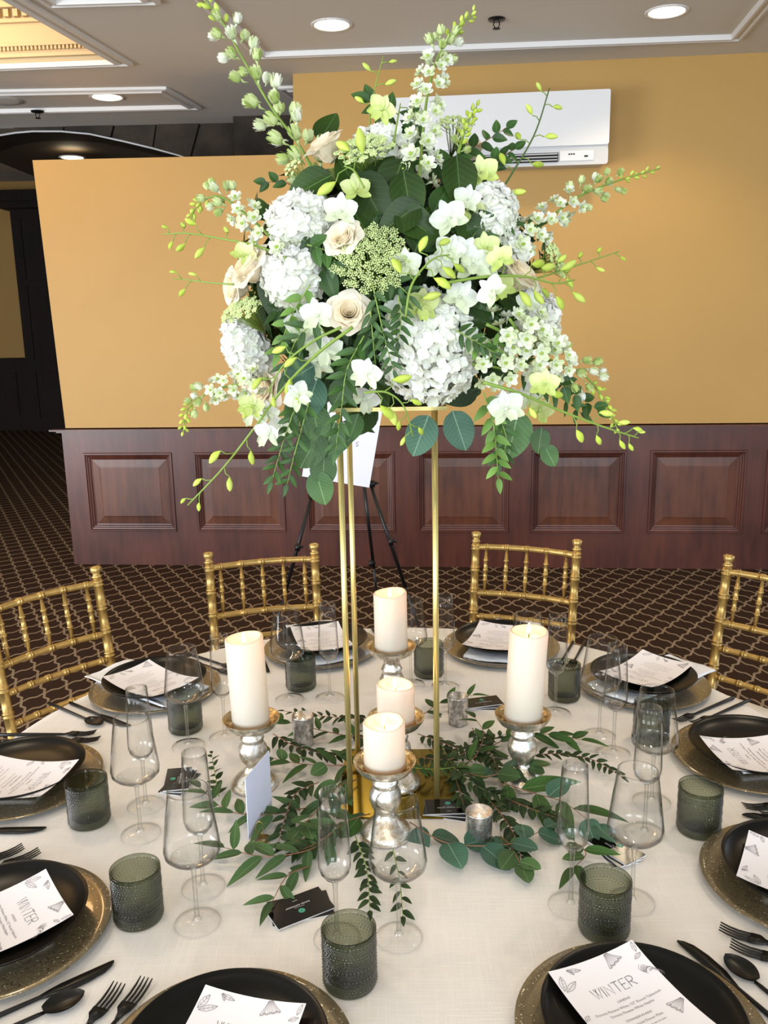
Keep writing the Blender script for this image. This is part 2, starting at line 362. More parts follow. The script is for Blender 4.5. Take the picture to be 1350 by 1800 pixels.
M_FLAME = emis('flame_glow', (1.0, 0.74, 0.34), 26)
M_WICK = pm('charred_wick', (0.01, 0.008, 0.006), 0.9)
M_LAMP = emis('downlight_glow', (1.0, 0.86, 0.60), 6)
M_ACW = pm('glossy_white_plastic', (0.78, 0.78, 0.77), 0.12)
M_ACG = pm('grey_white_plastic', (0.55, 0.56, 0.56), 0.35)
M_DARK = pm('dark_opening', (0.012, 0.011, 0.01), 0.7)
M_EASEL = pm('easel_black_metal', (0.008, 0.008, 0.009), 0.35, 0.2)
M_BOARD = pm('white_sign_board', (0.72, 0.72, 0.80), 0.6)
M_WIRE = pm('gold_wire', (0.55, 0.36, 0.10), 0.25, 1.0)
M_PLACE = pm('pale_blue_white_card', (0.66, 0.70, 0.86), 0.7)
# plants
M_ROSE = petal_mat('cream_rose_petal', (1.0, 0.90, 0.70), (1.0, 0.94, 0.80), 0.5, 0.6)
M_ROSEW = petal_mat('ivory_rose_outer_petal', (0.97, 0.88, 0.66), (1.0, 0.94, 0.80), 0.42, 0.6)
M_HYD = petal_mat('white_hydrangea_petal', (0.84, 0.88, 0.70), (0.95, 0.95, 0.92), 0.25, 0.6, 0.06)
M_ORCH = petal_mat('white_orchid_petal', (0.70, 0.80, 0.48), (0.86, 0.88, 0.85), 0.28, 0.5)
M_ORCHG = petal_mat('green_white_orchid', (0.48, 0.62, 0.10), (0.78, 0.84, 0.45), 0.25, 0.5)
M_BUD = petal_mat('lime_orchid_bud', (0.42, 0.56, 0.045), (0.60, 0.72, 0.14), 0.15, 0.4, 0.15)
M_DELW = petal_mat('white_larkspur', (0.62, 0.72, 0.34), (0.86, 0.88, 0.78), 0.28, 0.6)
M_DELG = petal_mat('greenish_larkspur', (0.34, 0.48, 0.08), (0.70, 0.78, 0.42), 0.25, 0.6)
M_EYE = pm('green_flower_eye', (0.30, 0.42, 0.05), 0.6)
M_STEMG = pm('fresh_green_stem', (0.20, 0.31, 0.045), 0.5)
M_STEMD = pm('dark_green_stem', (0.07, 0.12, 0.03), 0.5)
M_STEMR = pm('reddish_stem', (0.24, 0.10, 0.05), 0.5)
M_AMMI = pm('pale_green_umbel', (0.58, 0.68, 0.30), 0.7, var=0.3, vscale=120)
M_LDARK = petal_mat('glossy_dark_leaf', (0.010, 0.027, 0.003), (0.027, 0.062, 0.007), 0.10, 0.42, 0.3, vein=(0.06, 0.12, 0.03))
M_LMID = petal_mat('mid_green_leaf', (0.018, 0.052, 0.010), (0.045, 0.110, 0.022), 0.12, 0.42, 0.3, vein=(0.10, 0.18, 0.06))
M_LEUC = petal_mat('blue_green_eucalyptus_leaf', (0.030, 0.085, 0.055), (0.060, 0.135, 0.085), 0.10, 0.5, 0.25, vein=(0.16, 0.26, 0.17))
M_LEUG = petal_mat('grey_green_eucalyptus_leaf', (0.030, 0.075, 0.024), (0.065, 0.130, 0.042), 0.12, 0.5, 0.3, vein=(0.15, 0.24, 0.10))
M_LSM = petal_mat('small_dark_leaf', (0.010, 0.024, 0.007), (0.026, 0.052, 0.014), 0.08, 0.45, 0.35)
M_FOAM = pm('dark_green_foam', (0.006, 0.014, 0.005), 0.9)
# ================================================================== ROOM
AL = -0.08564; WDV = V((cos(AL), sin(AL), 0)); WNV = V((-sin(AL), cos(AL), 0)); WD = 4.248488
WALLM = Matrix((WDV, WNV, V((0, 0, 1)))).transposed().to_4x4(); WALLM.translation = WNV * WD    # local x along the wall, y into it, z up
struct('floor', MB().box((0, 4, -0.05), (20, 24, 0.1)).mesh('floor', M_CARPET, False))
mb = MB()
mb.prism([(-2.660, 0, 0.985), (-2.708, 0, 2.757), (-0.962, 0, 2.733), (-0.948, 0, CEIL), (5.0, 0, CEIL), (5.0, 0, 0.985)], (0, 0.16, 0))
wallb = struct('wall_back', mb.mesh('wall_back', M_WALL, False), WALLM)
# wainscot: frame boards, moulded frames and sunk panels
wain = struct('trim_1', MB().box((1.17, 0.062, 0.485), (7.70, 0.12, 0.955)).mesh('trim', M_WOOD, False), WALLM)
put('cap_rail', MB().box((1.15, -0.012, 0.972), (7.82, 0.075, 0.012)).box((1.16, -0.004, 0.960), (7.76, 0.045, 0.014)).mesh('cap_rail', M_WOOD, False), wain, WALLM)
px_ = [(-2.540, -1.897), (-1.746, -1.11), (-0.960, -0.342), (-0.191, 0.431), (0.579, 1.204), (1.356, 1.977), (2.10, 2.74)]
ZB, ZT = 0.245, 0.812
edges = [-2.68] + [v for p in px_ for v in p] + [5.0]
for i in range(0, len(edges), 2):
    a, b_ = edges[i], edges[i + 1]
    put('stile', MB().box(((a + b_) / 2, -0.012, (ZB + ZT) / 2), (b_ - a, 0.026, ZT - ZB)).mesh('stile', M_WOOD, False), wain, WALLM)
put('rail', MB().box((1.16, -0.012, (ZT + 0.955) / 2), (7.68, 0.026, 0.955 - ZT)).mesh('rail', M_WOOD, False), wain, WALLM)
put('rail', MB().box((1.16, -0.012, ZB / 2), (7.68, 0.026, ZB)).mesh('rail', M_WOOD, False), wain, WALLM)
for a, b_ in px_:
    mo = MB(); r0 = [(a, ZB), (b_, ZB), (b_, ZT), (a, ZT)]
    prof = [(0, -0.0245), (0.004, -0.034), (0.014, -0.034), (0.018, -0.024), (0.026, -0.022), (0.030, -0.015), (0.040, -0.012), (0.044, -0.004), (0.052, -0.002)]
    def ring(ins, y): return [(a + ins, y, ZB + ins), (b_ - ins, y, ZB + ins), (b_ - ins, y, ZT - ins), (a + ins, y, ZT - ins)]
    vs = []; fs = []
    for ins, y in prof: vs += ring(ins, y)
    for k in range(len(prof) - 1):
        for i in range(4): j = (i + 1) % 4; fs.append((4 * k + i, 4 * k + j, 4 * k + 4 + j, 4 * k + 4 + i))
    mo.add(vs, fs)
    put('panel_moulding', mo.mesh('panel_moulding', M_WOOD, False), wain, WALLM)
    pn = MB(); pr = [(0.046, 0.0), (0.10, -0.006), (0.11, -0.008)]
    vs = []; fs = []
    for ins, y in pr: vs += ring(ins, y)
    for k in range(2):
        for i in range(4): j = (i + 1) % 4; fs.append((4 * k + i, 4 * k + j, 4 * k + 4 + j, 4 * k + 4 + i))
    fs.append((8, 9, 10, 11)); pn.add(vs, fs)
    put('panel', pn.mesh('panel', M_PANEL, False), wain, WALLM)
# ceiling with the tray opening
hole = [V((-3.9, 4.09, CEIL)), V((-1.560, 3.955, CEIL)), V((-2.03, 1.2, CEIL)), V((-4.3, 1.2, CEIL))]
outer = [V((-8, 5.70, CEIL)), V((6, 5.70, CEIL)), V((6, -4.2, CEIL)), V((-8, -4.2, CEIL))]
mb = MB(); vs = hole + outer; mb.add(vs + [v + V((0, 0, 0.06)) for v in vs],
    [(4, 5, 1, 0), (5, 6, 2, 1), (6, 7, 3, 2), (7, 4, 0, 3), (12, 13, 9, 8), (13, 14, 10, 9), (14, 15, 11, 10), (15, 12, 8, 11), (4, 5, 13, 12), (5, 6, 14, 13), (6, 7, 15, 14), (7, 4, 12, 15)])
ceil = struct('ceiling', mb.mesh('ceiling', M_CEIL, False))
mb = MB(); hi = [v + V((0, 0, 0.55)) for v in hole]
for i in range(4): j = (i + 1) % 4; mb.add([hole[i], hole[j], hi[j], hi[i]], [(0, 1, 2, 3)])
mb.add(hi, [(0, 1, 2, 3)])
tray = struct('wall_ceiling_tray', mb.mesh('ceiling_tray', M_CREAM, False))
d = (hole[1] - hole[0]).normalized(); nrm = V((d.y, -d.x, 0))
for z, hgt, out_ in ((CEIL + 0.045, 0.02, 0.03), (CEIL + 0.105, 0.015, 0.02), (CEIL + 0.235, 0.02, 0.025), (CEIL + 0.315, 0.03, 0.05)):
    mb = MB(); c = (hole[0] + hole[1]) / 2 + nrm * out_ / 2; M = Matrix((d, nrm.cross(d).cross(d) * -1, V((0, 0, 1)))).transposed().to_4x4()
    M = frame((c.x, c.y, z), (0, 0, 1), nrm); mb.box((0, 0, 0), ((hole[1] - hole[0]).length, out_, hgt), M)
    put('tray_moulding', mb.mesh('tray_moulding', M_CREAM, False), tray)
dm = MB().box((0, 0.015, 0), (0.03, 0.03, 0.04)).mesh('dentil', M_CREAM, False)
em = MB().box((0, 0.01, 0), (0.012, 0.02, 0.018)).mesh('egg_and_dart', M_CREAM, False)
for k in range(34):
    p = hole[1] - d * (0.05 + k * 0.055); put('dentil', dm, tray, frame((p.x, p.y, CEIL + 0.276), (0, 0, 1), nrm))
mbe = MB()
for k in range(80):
    p = hole[1] - d * (0.02 + k * 0.024); mbe.box((0, 0.01, 0), (0.012, 0.02, 0.02), frame((p.x, p.y, CEIL + 0.085), (0, 0, 1), nrm))
put('egg_and_dart_band', mbe.mesh('egg_band', M_CREAM, False), tray, kind='stuff')
bulb('cove_lamp', (-2.6, 3.3, CEIL + 0.35), 13, (1.0, 0.62, 0.28), 0.2)
bulb('cove_lamp', (-3.3, 2.2, CEIL + 0.35), 13, (1.0, 0.62, 0.28), 0.2)
TN = [1]
def moulding(pts, closed, wd=0.075):
    TN[0] += 1; mb = MB(); n = len(pts); segs = n if closed else n - 1
    prof = [(0, 0), (0, -0.016), (0.018, -0.022), (0.026, -0.012), (0.045, -0.012), (0.055, -0.026), (0.068, -0.026), (0.075, 0)]
    c = sum((V((*p, 0)) for p in pts), V()) / n
    def offs(i, o):
        p = V((*pts[i], 0)); a = V((*pts[i - 1], 0)) if (closed or i > 0) else None; b_ = V((*pts[(i + 1) % n], 0)) if (closed or i < n - 1) else None
        ns = []
        for q, r in ((a, p), (p, b_)):
            if q is None or r is None: continue
            t = (r - q).normalized(); m_ = V((-t.y, t.x, 0))
            if m_.dot(c - p) < 0: m_ = -m_
            ns.append(m_)
        s = sum(ns, V()); s.normalize(); return p + s * (o / max(0.3, s.dot(ns[0])))
    rows = [[offs(i, o * wd / 0.075) + V((0, 0, CEIL + z)) for o, z in prof] for i in range(n)]
    k = len(prof); vs = [p for r in rows for p in r]; fs = []
    for i in range(segs):
        j = (i + 1) % n
        for q in range(k - 1): fs.append((i * k + q, j * k + q, j * k + q + 1, i * k + q + 1))
    mb.add(vs, fs); return struct('trim_%d' % TN[0], mb.mesh('ceiling_moulding', M_TRIMW, False))
moulding([(-4.0, 4.14), (-1.50, 4.0), (-2.02, 1.12), (-4.4, 1.12)], True, 0.085)
moulding([(-0.752, 3.915), (2.019, 3.77), (1.70, 1.2), (-1.16, 1.3)], True)
moulding([(-3.3, 4.52), (-1.44, 4.55), (-1.33, 5.13), (-3.5, 5.14)], True)
moulding([(-0.72, 4.60), (-0.2, 4.58), (-0.2, 5.1), (-0.60, 5.12)], True)
moulding([(-1.62, 2.995), (-1.075, 2.985), (-1.2, 1.4), (-1.85, 1.4)], True)
def downlight(x, y, z, r, label):
    t = thing('recessed_ceiling_light', label, 'ceiling light', T(x, y, z), 'recessed ceiling lights')
    put('trim_ring', MB().lathe([(r + 0.012, 0.0), (r + 0.012, -0.004), (r, -0.007), (r * 0.93, -0.004), (r * 0.9, 0.0)], 40).mesh('trim_ring', M_TRIMW), t, T(x, y, z - 0.0005))
    put('lens', MB().lathe([(0.0001, -0.003), (r * 0.5, -0.0035), (r * 0.92, -0.0025)], 32).mesh('lens', M_LAMP), t, T(x, y, z - 0.0005))
downlight(-0.277, 3.384, CEIL, 0.098, 'round recessed ceiling light above the tall left flower spike, left of the sprinkler')
downlight(1.452, 3.296, CEIL, 0.098, 'round recessed ceiling light near the top right ceiling corner moulding')
downlight(-1.902, 4.78, CEIL, 0.105, 'recessed ceiling light inside the narrow moulding frame at far left')
def sprinkler(x, y, z, label):
    t = thing('sprinkler_head', label, 'sprinkler', T(x, y, z), 'ceiling sprinklers')
    put('escutcheon', MB().lathe([(0.046, 0), (0.042, -0.008), (0.018, -0.012), (0.015, -0.013), (0.0005, -0.013)], 24).mesh('escutcheon', M_EASEL), t, T(x, y, z))
    put('frame_arm', MB().tube([(-0.012, 0, -0.012), (-0.016, 0, -0.028), (-0.006, 0, -0.045)], 0.003, 6).tube([(0.012, 0, -0.012), (0.016, 0, -0.028), (0.006, 0, -0.045)], 0.003, 6).mesh('frame_arm', M_EASEL), t, T(x, y, z))
    put('deflector', MB().lathe([(0.001, -0.045), (0.020, -0.046), (0.020, -0.049), (0.001, -0.050)], 16).mesh('deflector', M_EASEL), t, T(x, y, z))
sprinkler(0.585, 3.352, CEIL, 'dark ceiling sprinkler between the two bright downlights')
sprinkler(-2.491, 5.058, CEIL - 0.02, 'dark sprinkler on the moulding at the far left of the ceiling')
p = atz(8, 176, CEIL)
t = thing('ceiling_speaker', 'round grey speaker grille in the ceiling at the left edge', 'speaker', T(p.x, p.y, CEIL))
put('grille', MB().lathe([(0.0005, -0.006), (0.09, -0.008), (0.105, -0.006), (0.112, 0)], 32).mesh('grille', M_CEIL), t, T(p.x, p.y, CEIL))
put('rim', MB().lathe([(0.105, -0.007), (0.113, -0.009), (0.118, 0)], 32).mesh('rim', M_ACG), t, T(p.x, p.y, CEIL))
# stone arch behind the low wall
YA = 5.70
arch = [at(x, y, YA) for x, y in ((-60, 262), (-20, 247), (0, 240), (30, 235), (60, 232.5), (110, 232.5), (160, 237), (220, 250), (270, 262), (318, 275), (370, 296), (420, 330))]
mb = MB()
mb.prism([(p.x, p.y, p.z) for p in arch] + [(3.2, YA, arch[-1].z), (3.2, YA, CEIL + 0.1), (arch[0].x - 3, YA, CEIL + 0.1), (arch[0].x - 3, YA, arch[0].z)], (0, 0.35, 0))
stw = struct('wall_arch', mb.mesh('wall_arch', M_STONE, False))
def top(x): return at(x, 218, YA)
jt = [(30, 28), (120, 118), (208, 200), (280, 272), (358, 336), (440, 430)]
for k in range(len(jt) - 1):
    (ta, ba), (tb, bb) = jt[k], jt[k + 1]
    xs = [(at(bx, 275, YA)).x for bx in (ba, bb)]
    lo = [q for q in arch if xs[0] + 0.02 < q.x < xs[1] - 0.02]
    def zar(x):
        for q, r in zip(arch, arch[1:]):
            if q.x <= x <= r.x: return q.z + (r.z - q.z) * (x - q.x) / (r.x - q.x)
        return arch[-1].z
    poly = [(xs[0] + 0.008, YA, zar(xs[0]) + 0.004)] + [(q.x, YA, q.z + 0.004) for q in lo] + [(xs[1] - 0.008, YA, zar(xs[1]) + 0.004), (at(tb, 222, YA).x - 0.008, YA, CEIL + 0.06), (at(ta, 222, YA).x + 0.008, YA, CEIL + 0.06)]
    put('stone_block', MB().prism([(a, b_ - 0.0, c) for a, b_, c in poly], (0, -0.03 - 0.01 * (k % 2), 0)).mesh('stone_block', M_STONE, False), stw)
put('arch_edge', MB().tube([q + V((0, -0.035, 0)) for q in arch], 0.008, 6).mesh('arch_edge', M_ACG), stw)
pl = [at(410, 208, 5.45), at(545, 205, 5.45)]
struct('wall_pilaster', MB().box(((pl[0].x + 1.2) / 2, 5.56, 1.62), (1.2 - pl[0].x, 0.24, 3.2)).mesh('pilaster', M_STONE, False))
mb = MB(); back = [q + V((0, 3.2, 0)) for q in arch]; n_ = len(arch)
mb.add(arch + back, [(i, i + 1, n_ + i + 1, n_ + i) for i in range(n_ - 1)])
struct('ceiling_vault', mb.mesh('vault', M_SOFFIT))
pv = at(127, 276.5, 6.4)
downlight(pv.x, pv.y, pv.z, 0.10, 'small recessed light seen just over the top edge of the ochre wall')
# far hall on the left
YF = 12.84
struct('wall_far', MB().box((-2, YF + 0.1, 2.2), (16, 0.2, 4.6)).mesh('wall_far', M_WALL, False))
struct('ceiling_far', MB().box((-1, 9.3, 3.95), (18, 7.6, 0.1)).mesh('ceiling_far', M_CEIL, False))  # extended forward over the vault, unseen, to shut world light out of the hall
struct('wall_light_block', MB().box((6.05, 9.0, 2), (0.1, 8.0, 4.2)).mesh('wall_light_block', M_WALL, False))  # unseen wall, added to close the hall on the right and darken it
struct('wall_left', MB().box((-8.4, 6, 2), (0.2, 14, 4.2)).mesh('wall_left', M_WALL, False))
wf = struct('baseboard_far', MB().box((-2, YF - 0.05, 0.59), (14, 0.08, 1.18)).mesh('far_wainscot', M_DWOOD, False))
for k in range(8):
    put('panel', MB().box((-7.6 + k * 1.1, YF - 0.10, 0.6), (0.8, 0.03, 0.7)).mesh('panel', M_DWOOD, False), wf)
dp = [at(45, 630, YF - 0.25), at(20, 400, YF - 0.25)]
dr = struct('door_1', MB().box((-4.9, YF - 0.18, 1.80), (1.9, 0.2, 3.6)).mesh('door_surround', M_DWOOD, False))
put('cornice', MB().box((-4.9, YF - 0.30, 3.62), (2.4, 0.5, 0.16)).box((-4.9, YF - 0.28, 3.50), (2.1, 0.4, 0.1)).mesh('cornice', M_DWOOD, False), dr)
for x in (-5.42, -4.55):
    for z0, z1 in ((0.2, 0.95), (1.15, 2.3), (2.4, 3.3)):
        put('panel', MB().box((x, YF - 0.295, (z0 + z1) / 2), (0.52, 0.03, z1 - z0)).mesh('panel', M_DWOOD, False), dr)
        put('panel_moulding', MB().box((x, YF - 0.30, z0), (0.56, 0.05, 0.03)).box((x, YF - 0.30, z1), (0.56, 0.05, 0.03)).box((x - 0.28, YF - 0.30, (z0 + z1) / 2), (0.03, 0.05, z1 - z0)).box((x + 0.28, YF - 0.30, (z0 + z1) / 2), (0.03, 0.05, z1 - z0)).mesh('panel_moulding', M_DWOOD, False), dr)
# ================================================================== AIR CONDITIONER
x0, x1 = -0.345, 0.985; YO = -0.215
AM = WALLM
ac = thing('air_conditioner', 'white wall-mounted air conditioner with glossy front on the ochre wall', 'air conditioner', AM @ T((x0 + x1) / 2, 0, 2.60))
def rbox(c, dd, r=0.01, seg=3):
    me = MB(); x, y, z = [k / 2 for k in dd]; prof = []
    for cx_, cz_, a0 in ((x - r, z - r, 0), (-x + r, z - r, 90), (-x + r, -z + r, 180), (x - r, -z + r, 270)):
        for k in range(seg + 1):
            a = radians(a0 + 90 * k / seg); prof.append((c[0] + cx_ + r * cos(a), c[1] - y, c[2] + cz_ + r * sin(a)))
    return me.prism(prof, (0, 2 * y, 0))
put('casing', rbox(((x0 + x1) / 2, YO / 2, 2.79), (x1 - x0, -YO - 0.012, 0.40), 0.03, 4).mesh('casing', M_ACG, False), ac, AM)
put('front_panel', rbox(((x0 + x1) / 2, YO - 0.004, 2.838), (x1 - x0 + 0.004, 0.026, 0.305), 0.012).mesh('front_panel', M_ACW, False), ac, AM)
put('lower_panel', rbox(((x0 + x1) / 2, YO + 0.004, 2.626), (x1 - x0, 0.022, 0.10), 0.016).mesh('lower_panel', M_ACG, False), ac, AM)
put('air_outlet', MB().box((0.16, YO - 0.010, 2.622), (1.06, 0.012, 0.052)).mesh('air_outlet', M_DARK, False), ac, AM)
for k in range(3):
    put('louvre', MB().box((0.16, YO - 0.018, 2.606 + k * 0.017), (1.05, 0.014, 0.004)).mesh('louvre', M_ACW, False), ac, AM)
put('display_panel', MB().box((0.80, YO - 0.010, 2.628), (0.20, 0.006, 0.055)).mesh('display_panel', M_ACW, False), ac, AM)
mb = MB()
for k in range(3): mb.box((0.755 + k * 0.014, YO - 0.0145, 2.637), (0.009, 0.002, 0.008))
mb.box((0.855, YO - 0.0145, 2.623), (0.022, 0.002, 0.010))
put('indicator_marks', mb.mesh('indicator', M_EASEL, False), ac, AM)
# ================================================================== TABLE AND CLOTH
RT = 0.914
t = thing('round_table', 'round banquet table hidden under the white tablecloth', 'table', T(0, 0, 0))
put('tabletop', MB().lathe([(0.0005, TZ - 0.004), (RT - 0.004, TZ - 0.004), (RT - 0.004, TZ - 0.028), (0.0005, TZ - 0.028)], 64).mesh('tabletop', M_DWOOD, False), t)
for k in range(4):
    a = pi / 4 + k * pi / 2; put('leg', MB().tube([(0.6 * cos(a), 0.6 * sin(a), 0), (0.55 * cos(a), 0.55 * sin(a), TZ - 0.028)], 0.016, 10).mesh('leg', M_EASEL), t)
def clothfn():
    mb = MB(); seg = 192; rows = []
    for r in (0.0005, 0.2, 0.4, 0.6, 0.8, 0.89, 0.908): rows.append([(r, TZ, 0)] * seg)
    drop = [(0.0, 0), (0.006, 0.004), (0.03, 0.15), (0.12, 0.5), (0.3, 0.8), (0.5, 1.0), (0.73, 1.0)]
    vs = []
    for r in (0.0005, 0.2, 0.4, 0.6, 0.8, 0.89, 0.908):
        for i in range(seg): a = 2 * pi * i / seg; vs.append((r * cos(a), r * sin(a), TZ))
    nr = 7
    for dz, k in drop:
        for i in range(seg):
            a = 2 * pi * i / seg; f = sin(a * 20 + 1.3 * sin(a * 3)) * 0.035 * k + sin(a * 11 + 2) * 0.02 * k
            r = RT + 0.004 + 0.012 * k + f * 0.5; vs.append((r * cos(a), r * sin(a), TZ - 0.004 - dz)); 
        nr += 1
    fs = [(q * seg + i, q * seg + (i + 1) % seg, (q + 1) * seg + (i + 1) % seg, (q + 1) * seg + i) for q in range(nr - 1) for i in range(seg)]
    return mb.add(vs, fs)
thing('tablecloth', 'floor-length ivory slub-weave tablecloth draped over the round table', 'tablecloth', T(0, 0, 0), me=clothfn().mesh('tablecloth', M_CLOTH))
# ================================================================== CHAIRS
CH = {}
def turned(L, r, rings, taper=0.0, rg=0.0025):
    pts = [(r * 0.9, 0)]; z = 0
    for q in sorted(rings):
        for dz in (-0.008, 0.003):
            pts += [(r, q + dz - 0.0015), (r + rg, q + dz), (r + rg, q + dz + 0.004), (r, q + dz + 0.0055)]
    pts.append((r * 0.9, L)); return pts
def bar(p, q, r, rings, seg=10, rg=0.0022):
    p, q = V(p), V(q); return MB().lathe(turned((q - p).length, r, [x * (q - p).length for x in rings], 0, rg), seg, frame(p, q - p), True)
def bow(p, q, dep, r, nr, seg=10):        # a curved rail with double rings
    mb = MB(); n = 24; pts = []; rad = []; rs = [(k + 0.5) / nr for k in range(nr)]
    ts = sorted([i / n for i in range(n + 1)] + [x + dd for x in rs for dd in (-0.016, -0.0155, -0.006, -0.0055, 0.0055, 0.006, 0.0155, 0.016)])
    for tt in ts:
        c = V(p).lerp(V(q), tt) + V((0, dep * 4 * tt * (1 - tt), 0)); pts.append(c)
        on = any(0.0057 < abs(tt - x) < 0.0157 for x in rs); rad.append(r + (0.0022 if on else 0))
    return mb.tube(pts, rad, seg)
def chair_parts():
    if CH: return CH
    tilt = 0.075
    def bp(x, z): return (x * (1 + 0.05 * (z - 0.45)), 0.19 + (z - 0.45) * tilt * 2.0 if z > 0.45 else 0.19 + (0.45 - z) * 0.09, z)
    CH['parts'] = []
    A = CH['parts'].append
    for s in (-1, 1):
        lo, md, hi_ = V(bp(s * 0.180, 0)), V(bp(s * 0.180, 0.45)), V(bp(s * 0.180, 0.885))
        mb = bar(md, hi_, 0.0148, (0.06, 0.24, 0.42, 0.60, 0.78, 0.96), 14, 0.0028)
        L = (hi_ - md).length; mb.lathe([(0.013, L), (0.018, L + 0.004), (0.013, L + 0.010), (0.011, L + 0.014), (0.017, L + 0.022), (0.018, L + 0.036), (0.010, L + 0.040), (0.0005, L + 0.041)], 14, frame(md, hi_ - md))
        A(('back_post', mb.mesh('back_post', M_GOLDP)))
        A(('leg', bar(lo, md, 0.0145, (0.3, 0.62), 12).mesh('leg', M_GOLDP)))
        A(('leg', bar((s * 0.185, -0.125, 0), (s * 0.180, -0.120, 0.44), 0.0155, (0.3, 0.6, 0.9), 12).mesh('leg', M_GOLDP)))
        A(('stretcher', bar((s * 0.183, -0.122, 0.16), (s * 0.181, 0.212, 0.16), 0.009, (0.3, 0.7)).mesh('stretcher', M_GOLDP)))
        A(('stretcher', bar((s * 0.183, -0.122, 0.26), (s * 0.181, 0.205, 0.26), 0.009, (0.3, 0.7)).mesh('stretcher', M_GOLDP)))
    A(('stretcher', bar((-0.183, -0.122, 0.2), (0.183, -0.122, 0.2), 0.009, (0.3, 0.7)).mesh('stretcher', M_GOLDP)))
    A(('stretcher', bar((-0.181, 0.21, 0.2), (0.181, 0.21, 0.2), 0.009, (0.3, 0.7)).mesh('stretcher', M_GOLDP)))
    for z, dep, nr, r in ((0.868, 0.030, 5, 0.0105), (0.700, 0.024, 5, 0.0105), (0.615, 0.018, 6, 0.0095), (0.520, 0.014, 6, 0.0095)):
        A(('back_rail', bow(bp(-0.180, z), bp(0.180, z), dep, r, nr).mesh('back_rail', M_GOLDP)))
    for k in range(5):
        tt = (k + 0.5) / 5; c = lambda z, dep: V(bp(-0.180, z)).lerp(V(bp(0.180, z)), tt) + V((0, dep * 4 * tt * (1 - tt), 0))
        p, q = c(0.709, 0.024), c(0.859, 0.030); L = (q - p).length
        pr = [(0.0040, 0), (0.0074, L * 0.24), (0.0100, L * 0.255), (0.0100, L * 0.275), (0.0072, L * 0.285), (0.0078, L * 0.48), (0.0102, L * 0.49), (0.0102, L * 0.515), (0.0078, L * 0.525), (0.0072, L * 0.72), (0.0100, L * 0.73), (0.0100, L * 0.755), (0.0074, L * 0.765), (0.0040, L)]
        A(('spindle', MB().lathe(pr, 10, frame(p, q - p), True).mesh('spindle', M_GOLDP)))
    A(('seat', MB().prism([(-0.195, -0.135, 0.435), (0.195, -0.135, 0.435), (0.190, 0.20, 0.435), (-0.190, 0.20, 0.435)], (0, 0, 0.03)).mesh('seat', M_GOLDP, False)))
    mb = MB()
    mb.grid(lambda u, v: ((v - 0.5) * 0.37, (u - 0.5) * 0.31 + 0.03, 0.466 + 0.045 * (1 - abs(2 * u - 1) ** 5) * (1 - abs(2 * v - 1) ** 5)), 12, 12)
    A(('cushion', mb.mesh('cushion', M_CUSH)))
    return CH
def chair(x, y, ang, label):       # ang: direction the back faces outward
    M = T(x, y, 0) @ RZ(ang - pi / 2) @ T(0, -0.26, 0)
    t = thing('chiavari_chair', label, 'chair', M, 'gold chiavari chairs round the table')
    for nme, me in chair_parts()['parts']: put(nme, me, t, M)
def chair_from(pl_, pr_, label):   # from the two finial points in plan
    c = (V(pl_) + V(pr_)) / 2; dd = V(pr_) - V(pl_); a = atan2(dd.y, dd.x)
    chair(c.x, c.y, a + pi / 2, label)
chair_from((-0.640, 1.235), (-0.275, 1.335), 'gold turned-wood chair with its back just left of the gold flower stand poles')
chair_from((0.300, 1.470), (0.655, 1.325), 'gold turned-wood chair with its back right of the flower stand, behind the right pillar candle')
chair_from((-1.210, 0.795), (-0.970, 1.085), 'gold turned-wood chair at far left, cut by the left edge of the photo')
chair_from((1.085, 1.105), (1.330, 0.80), 'gold turned-wood chair at far right, cut by the right edge of the photo')
# ================================================================== PLACE SETTINGS
charger_me = MB().lathe([(0.0005, 0.001), (0.09, 0.001), (0.14, 0.006), (0.165, 0.0125), (0.1665, 0.0145), (0.1655, 0.0155), (0.150, 0.0125), (0.135, 0.0095), (0.10, 0.0075), (0.0005, 0.007)], 72).mesh('charger', M_CHARGER)
plate_me = MB().lathe([(0.0005, 0.0), (0.07, 0.0), (0.072, 0.003), (0.10, 0.007), (0.122, 0.014), (0.1315, 0.0225), (0.1325, 0.0245), (0.131, 0.0250), (0.125, 0.0195), (0.11, 0.0125), (0.085, 0.0072), (0.05, 0.0055), (0.0005, 0.005)], 72).mesh('coupe_plate', M_PLATE)
def text_mesh(items, name, mat):
    mb = MB()
    for s, x, y, size, sx, al in items:
        cu = bpy.data.curves.new('txt', 'FONT'); cu.body = s; cu.size = size; cu.align_x = al; cu.align_y = 'CENTER'; cu.resolution_u = 2
        o = bpy.data.objects.new('txt', cu); COL.objects.link(o)
        bpy.context.view_layer.update()
        me = o.to_mesh(); vs = [(v.co.x * sx + x, v.co.y + y, 0) for v in me.vertices]; fs = [tuple(p.vertices) for p in me.polygons]
        mb.add(vs, fs); o.to_mesh_clear(); bpy.data.objects.remove(o); bpy.data.curves.remove(cu)
    return mb
MW, MH = 0.146, 0.206
def drape(x, y, lift=0.0): return 0.0105 + 0.0175 * min(1.4, (x * x + y * y) / (0.124 ** 2)) + lift
def draped(mb, lift): mb.v = [(x, y, drape(x, y, lift)) for x, y, z in mb.v]; return mb
